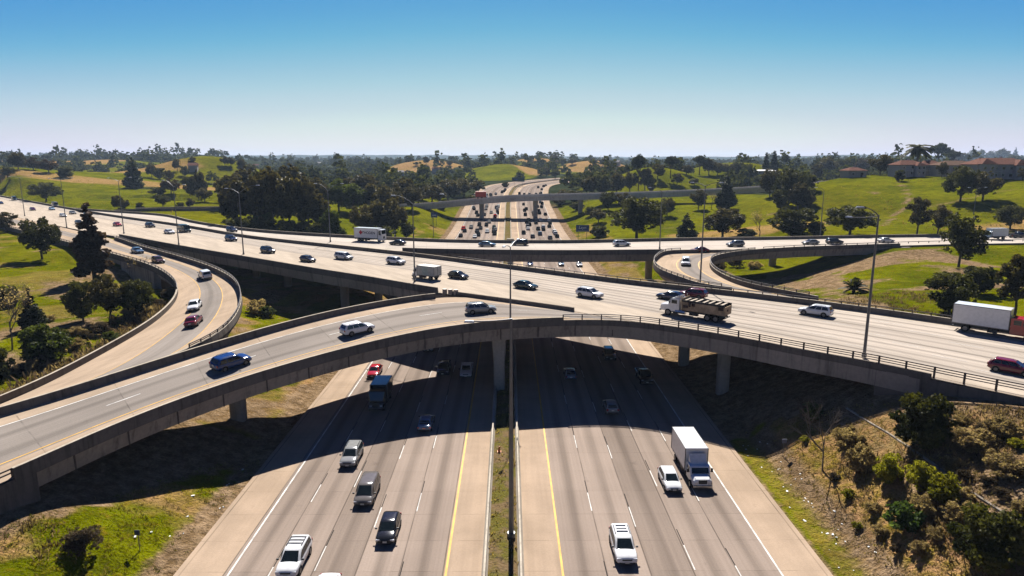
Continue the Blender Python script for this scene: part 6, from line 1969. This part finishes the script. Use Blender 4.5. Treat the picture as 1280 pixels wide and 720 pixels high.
named_row([('oak', 664, 206, 13, 8), ('cypress', 673, 206, 13, 5), ('euc', 692, 205, 12, 12), ('oak', 704, 206, 9, 10), ('oak', 715, 206, 8, 12), ('oak', 742, 207, 10, 11), ('euc', 753, 208, 11, 12), ('oak', 765, 209, 10, 14), ('euc', 683, 222, 14, 14), ('oak', 694, 224, 14, 12), ('oak', 676, 221, 12, 10)],
          'around the tan hill above the far freeway bend', 'skyline trees above the far freeway bend')
named_row([('euc', 533, 206, 11, 9), ('oak', 545, 206, 6, 8), ('oak', 520, 207, 5, 8), ('oak', 562, 207, 7, 9), ('oak', 580, 208, 8, 11)],
          'on the tan skyline hill left of the freeway', 'skyline trees left of the freeway')
named_row([('oak', 222, 214, 16, 12), ('euc', 241, 211, 16, 10), ('oak', 281, 207, 12, 12), ('euc', 289, 208, 12, 12), ('oak', 231, 220, 14, 12), ('euc2', 303, 216, 18, 14), ('oak', 314, 222, 18, 16), ('oak', 200, 224, 16, 16), ('oak', 211, 228, 16, 14), ('euc', 190, 222, 18, 14)],
          'around the round green hill', 'trees around the round green hill')
named_row([('oak', 90, 197, 8, 7), ('oak', 60, 196, 6, 8), ('oak', 52, 196, 6, 7), ('euc', 100, 198, 6, 9), ('oak', 20, 197, 7, 10)],
          'standing out on the left skyline ridge', 'trees standing out on the left skyline ridge')

# ------------------------------------------------------------------ far woods: nobody could count them
gw = np.random.default_rng(77)
N = 26000
yy = 430 * (3300 / 430) ** gw.random(N) ; xx = gw.uniform(-.86, .86, N) * yy * 1.05
keep = (np.hypot(xx, yy) > 440)
xx, yy = xx[keep], yy[keep]
zz = land(xx, yy)
tn, so_, wd = masks(xx, yy, zz)
lat = np.abs(xx - xc(np.minimum(yy, 1290)))
sight = xx / np.maximum(yy, 1)
open_ = ((sight > -.56) & (sight < -.34) & (yy < 620)) | ((sight > -.09) & (sight < .03) & (yy > 560) & (yy < 790)) | ((sight > -.19) & (sight < -.06) & (yy > 700) & (yy < 930))
prob = np.where(open_, .3, 1.0) * wd * (lat > 42) * np.where((yy < 900) & (np.abs(xx) < 520), .34, 1.0) * np.where(tn > .3, 0, 1)
prob = np.where((yy > 1250) & (np.abs(xx) < 1e9), wd, prob)
prob *= .35 + 1.1 * sst(.36, .56, fbm(xx / 60, yy / 60, 3))
ok = gw.random(len(xx)) < prob
xx, yy, zz = xx[ok], yy[ok], zz[ok]
cap = 8500
if len(xx) > cap:
    pick = gw.permutation(len(xx))[:cap]; xx, yy, zz = xx[pick], yy[pick], zz[pick]
nt = len(xx); rad = gw.uniform(3.5, 7.5, nt) * np.where(gw.random(nt) < .25, .5, 1); hh = gw.uniform(.8, 1.7, nt) * rad * np.where(gw.random(nt) < .22, 2.3, 1.2)
per = np.where(yy < 900, 46, np.where(yy < 1700, 30, 18))
idx = np.repeat(np.arange(nt), per)
d = gw.normal(size=(len(idx), 3)); d /= np.linalg.norm(d, axis=1)[:, None]; d[:, 2] = np.abs(d[:, 2]) * 1.0 - .15
q = (.62 + .38 * gw.random(len(idx)))[:, None]
lump = 1 + .25 * np.sin(d[:, 0] * 7 + idx) * np.cos(d[:, 1] * 6 + idx * 1.7)
P_w = np.c_[xx[idx], yy[idx], zz[idx] + hh[idx] * .35] + d * q * lump[:, None] * np.c_[rad[idx], rad[idx], hh[idx] * .75]
v, f = leaf_cloud(P_w, 1.0, 5)
sc = np.repeat(rad[idx] * np.where(per[idx] > 40, .62, np.where(per[idx] > 20, .8, 1.05)), 8)[:, None]
v = np.repeat(P_w, 8, 0) + (v - np.repeat(P_w, 8, 0)) * sc
o = link(bpy.data.objects.new('woods', mesh_np('woods', v, f, M['leaf_far']))); tag(o, kind='stuff')

# ------------------------------------------------------------------ grass and weeds
def tufts(name, XY, hgt, mat, seed, wide=.5):
    g = np.random.default_rng(seed); n = len(XY)
    z = land(XY[:, 0], XY[:, 1]); kb = 6
    P = np.repeat(np.c_[XY, z], kb, 0); m = len(P)
    a = g.uniform(0, 6.28, m); h = np.repeat(hgt, kb) * g.uniform(.5, 1.1, m); ln = h * g.uniform(.2, .9, m)
    off = g.normal(size=(m, 2)) * np.repeat(hgt, kb)[:, None] * wide
    b = P + np.c_[off, np.zeros(m) - .03]; s = np.c_[-np.sin(a), np.cos(a), np.zeros(m)] * (h * .14)[:, None]
    t = b + np.c_[np.cos(a) * ln, np.sin(a) * ln, h]; mid = b * .5 + t * .5 + np.c_[np.zeros((m, 2)), h * .12]
    V = np.stack([b - s, b + s, mid + s * .8, mid - s * .8, t + s * .15, t - s * .15], 1).reshape(-1, 3)
    base = (np.arange(m) * 6)[:, None]
    F = np.concatenate([base + np.array([[0, 1, 2, 3]]), base + np.array([[3, 2, 4, 5]])]).reshape(-1, 4)
    o = link(bpy.data.objects.new(name, mesh_np(name, V, F, mat))); return tag(o, kind='stuff')


M['grass_g'] = leaf_mat('grass_blades', (0.085, 0.092, 0.004), (0.165, 0.155, 0.008), .4, 0); M['grass_d'] = leaf_mat('dry_grass_blades', (0.16, 0.115, 0.03), (0.33, 0.235, 0.085), .4, 0)
M['weed_b'] = leaf_mat('brown_weeds', (0.10, 0.065, 0.038), (0.24, 0.165, 0.10), .4, 0)


def area(n, x0, x1, y0, y1, seed, thr=None, sc_=4, inv=False):
    g = np.random.default_rng(seed); XY = np.c_[g.uniform(x0, x1, n), g.uniform(y0, y1, n)]
    if thr is not None:
        f_ = fbm(XY[:, 0] / sc_ + seed, XY[:, 1] / sc_, 3); XY = XY[(f_ > thr) if not inv else (f_ < thr)]
    ok_ = np.array([_kd.find((x, y, 0))[2] > 1.6 for x, y in XY]); XY = XY[ok_]
    lat_ = np.abs(XY[:, 0]); return XY[lat_ > 28.4]


gg = np.random.default_rng(3)
XY = np.concatenate([area(9000, -75, -28.5, 40, 70, 1, .46), area(420, 28, 30.8, 40, 76, 2, .42, 2), area(900, 32, 66, 40, 74, 2, .62), area(5000, -130, -50, 62, 150, 4, .48, 7), area(4000, 50, 140, 95, 180, 5, .45, 7), area(2500, -60, -28.5, 66, 140, 8, .5)])
tufts('grass', XY, gg.uniform(.08, .24, len(XY)), M['grass_g'], 6)
XY = np.concatenate([area(5000, -60, -28.5, 40, 72, 11, .52, 3), area(12000, 30, 66, 38, 76, 12, .40, 3), area(2500, -60, -28.5, 66, 160, 13, .5), area(2500, 27, 66, 76, 170, 14, .5)])
tufts('dry_grass', XY, gg.uniform(.08, .28, len(XY)), M['grass_d'], 16)
# low grey scrub in drifts: along the loop ramp wall and over the right bank
pts = []
for i in range(e2 - 10, len(eE_L) - 22, 1):
    s_ = side(eE_L, i)
    for _ in range(46):
        q = eE_L[i] + s_ * gg.uniform(2.0, 6.2); pts.append((q.x + gg.uniform(-.5, .5), q.y + gg.uniform(-.5, .5)))
XY = np.array([q for q in pts if _kd.find((q[0], q[1], 0))[2] > .75])
X2 = np.concatenate([area(6500, 34, 66, 40, 66, 22, .47, 3.5), area(1200, -60, -36, 42, 60, 23, .56, 3), area(2200, 44, 75, 96, 120, 24, .45, 3), area(900, -60, -34, 78, 125, 25, .55, 3)])
tufts('scrub', np.concatenate([XY, X2]), np.concatenate([gg.uniform(.5, 1.25, len(XY)), gg.uniform(.18, .5, len(X2))]), M['weed_b'], 26, .7)
Xh = np.concatenate([np.c_[gg.uniform(100, 330, 900), gg.uniform(190, 330, 900)], np.c_[gg.uniform(-560, -130, 900), gg.uniform(300, 560, 900)], np.c_[gg.uniform(45, 130, 300), gg.uniform(200, 420, 300)]])
Xh = Xh[fbm(Xh[:, 0] / 22, Xh[:, 1] / 22, 3) > .52]; Xh = Xh[np.array([_kd.find((x, y, 0))[2] > 8 for x, y in Xh])]
tufts('hill_tussocks', Xh, gg.uniform(.3, 1.1, len(Xh)), M['grass_d'], 46, .8)
# weeds in the median
g2 = np.random.default_rng(9); XYm = np.c_[g2.uniform(-1.7, .7, 1500), g2.uniform(44, 260, 1500)]
_l = land; land = lambda x, y: np.zeros(len(np.atleast_1d(x))) + .12
tufts('median_weeds', XYm, g2.uniform(.12, .45, 1500), M['grass_d'], 36); land = _l
for o in list(TP.values()):
    if o.get('fresh'):
        for c_ in KIDS.get(o.session_uid, []): bpy.data.objects.remove(c_)
        bpy.data.objects.remove(o)
EXPO, HAZE, AIR, DUST, OZ = 1.5, 7.5e-5, 1.0, 0.2, 8.0
# ------------------------------------------------------------------ light, air, output
EL, AZ = R(44.5), R(0.5)
sd = bpy.data.lights.new('sun', 'SUN'); sd.energy = 5.0; sd.angle = R(0.5); sd.color = (1.0, 0.955, 0.89)
so = link(bpy.data.objects.new('sun', sd))
d = Vector((-math.sin(AZ) * math.cos(EL), -math.cos(AZ) * math.cos(EL), -math.sin(EL)))
so.rotation_euler = d.to_track_quat('-Z', 'Y').to_euler(); so.location = (0, 0, 300)
w = bpy.data.worlds.new('World'); S.world = w; w.use_nodes = True
t = w.node_tree; bg = t.nodes['Background']
sk = t.nodes.new('ShaderNodeTexSky'); sk.sky_type = 'NISHITA'; sk.sun_disc = False
sk.sun_elevation = EL; sk.sun_rotation = AZ
sk.altitude = 100; sk.air_density = AIR; sk.dust_density = DUST; sk.ozone_density = OZ
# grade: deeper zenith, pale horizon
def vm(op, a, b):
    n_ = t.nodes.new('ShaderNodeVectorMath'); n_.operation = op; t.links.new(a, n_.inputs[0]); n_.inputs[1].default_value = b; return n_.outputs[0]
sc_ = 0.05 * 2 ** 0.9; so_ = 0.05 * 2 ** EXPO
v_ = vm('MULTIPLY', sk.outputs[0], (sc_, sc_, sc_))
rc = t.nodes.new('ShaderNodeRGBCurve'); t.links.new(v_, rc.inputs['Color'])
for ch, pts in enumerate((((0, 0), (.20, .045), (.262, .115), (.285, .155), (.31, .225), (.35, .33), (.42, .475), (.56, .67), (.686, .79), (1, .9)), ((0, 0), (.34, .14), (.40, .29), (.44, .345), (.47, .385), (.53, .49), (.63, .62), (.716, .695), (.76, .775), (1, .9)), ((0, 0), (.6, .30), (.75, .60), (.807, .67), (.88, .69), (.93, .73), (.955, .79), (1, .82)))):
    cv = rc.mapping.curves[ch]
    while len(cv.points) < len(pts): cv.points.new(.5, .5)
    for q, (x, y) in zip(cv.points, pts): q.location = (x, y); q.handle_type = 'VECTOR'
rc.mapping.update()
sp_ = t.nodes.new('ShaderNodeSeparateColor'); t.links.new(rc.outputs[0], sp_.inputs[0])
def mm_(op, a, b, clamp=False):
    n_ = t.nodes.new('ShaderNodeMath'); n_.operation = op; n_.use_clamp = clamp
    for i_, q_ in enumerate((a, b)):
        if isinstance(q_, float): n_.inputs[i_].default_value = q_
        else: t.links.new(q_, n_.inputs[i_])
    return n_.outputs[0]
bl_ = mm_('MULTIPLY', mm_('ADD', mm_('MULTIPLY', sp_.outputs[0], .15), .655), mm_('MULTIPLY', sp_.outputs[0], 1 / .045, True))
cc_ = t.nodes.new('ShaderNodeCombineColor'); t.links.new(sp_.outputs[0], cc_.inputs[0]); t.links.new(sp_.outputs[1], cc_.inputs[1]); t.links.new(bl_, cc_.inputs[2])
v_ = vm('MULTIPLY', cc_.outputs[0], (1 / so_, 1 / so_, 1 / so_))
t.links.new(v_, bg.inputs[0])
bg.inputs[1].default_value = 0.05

hz = MB(); hz.box((0, 4200, 62), (15000, 9600, 128))
ho = hz.build('haze', [])
hm = bpy.data.materials.new('haze_air'); hm.use_nodes = True; ht = hm.node_tree
for nd in list(ht.nodes):
    if nd.type != 'OUTPUT_MATERIAL': ht.nodes.remove(nd)
pv = ht.nodes.new('ShaderNodeVolumePrincipled'); pv.inputs['Color'].default_value = (0.60, 0.78, 1.0, 1); pv.inputs['Density'].default_value = HAZE; pv.inputs['Anisotropy'].default_value = 0.0
ht.links.new(pv.outputs[0], ht.nodes['Material Output'].inputs['Volume'])
ho.data.materials.append(hm); tag(ho, kind='stuff')

S.view_settings.view_transform = 'Standard'; S.view_settings.look = 'None'; S.view_settings.gamma = 1.0
S.view_settings.exposure = EXPO
S.render.engine = 'CYCLES'
S.cycles.use_denoising = True
S.cycles.max_bounces = 6; S.cycles.diffuse_bounces = 3; S.cycles.glossy_bounces = 2; S.cycles.transmission_bounces = 2; S.cycles.volume_bounces = 0
S.cycles.transparent_max_bounces = 6
S.cycles.volume_step_rate = 20; S.cycles.volume_max_steps = 16
S.render.resolution_x, S.render.resolution_y = 1024, 576
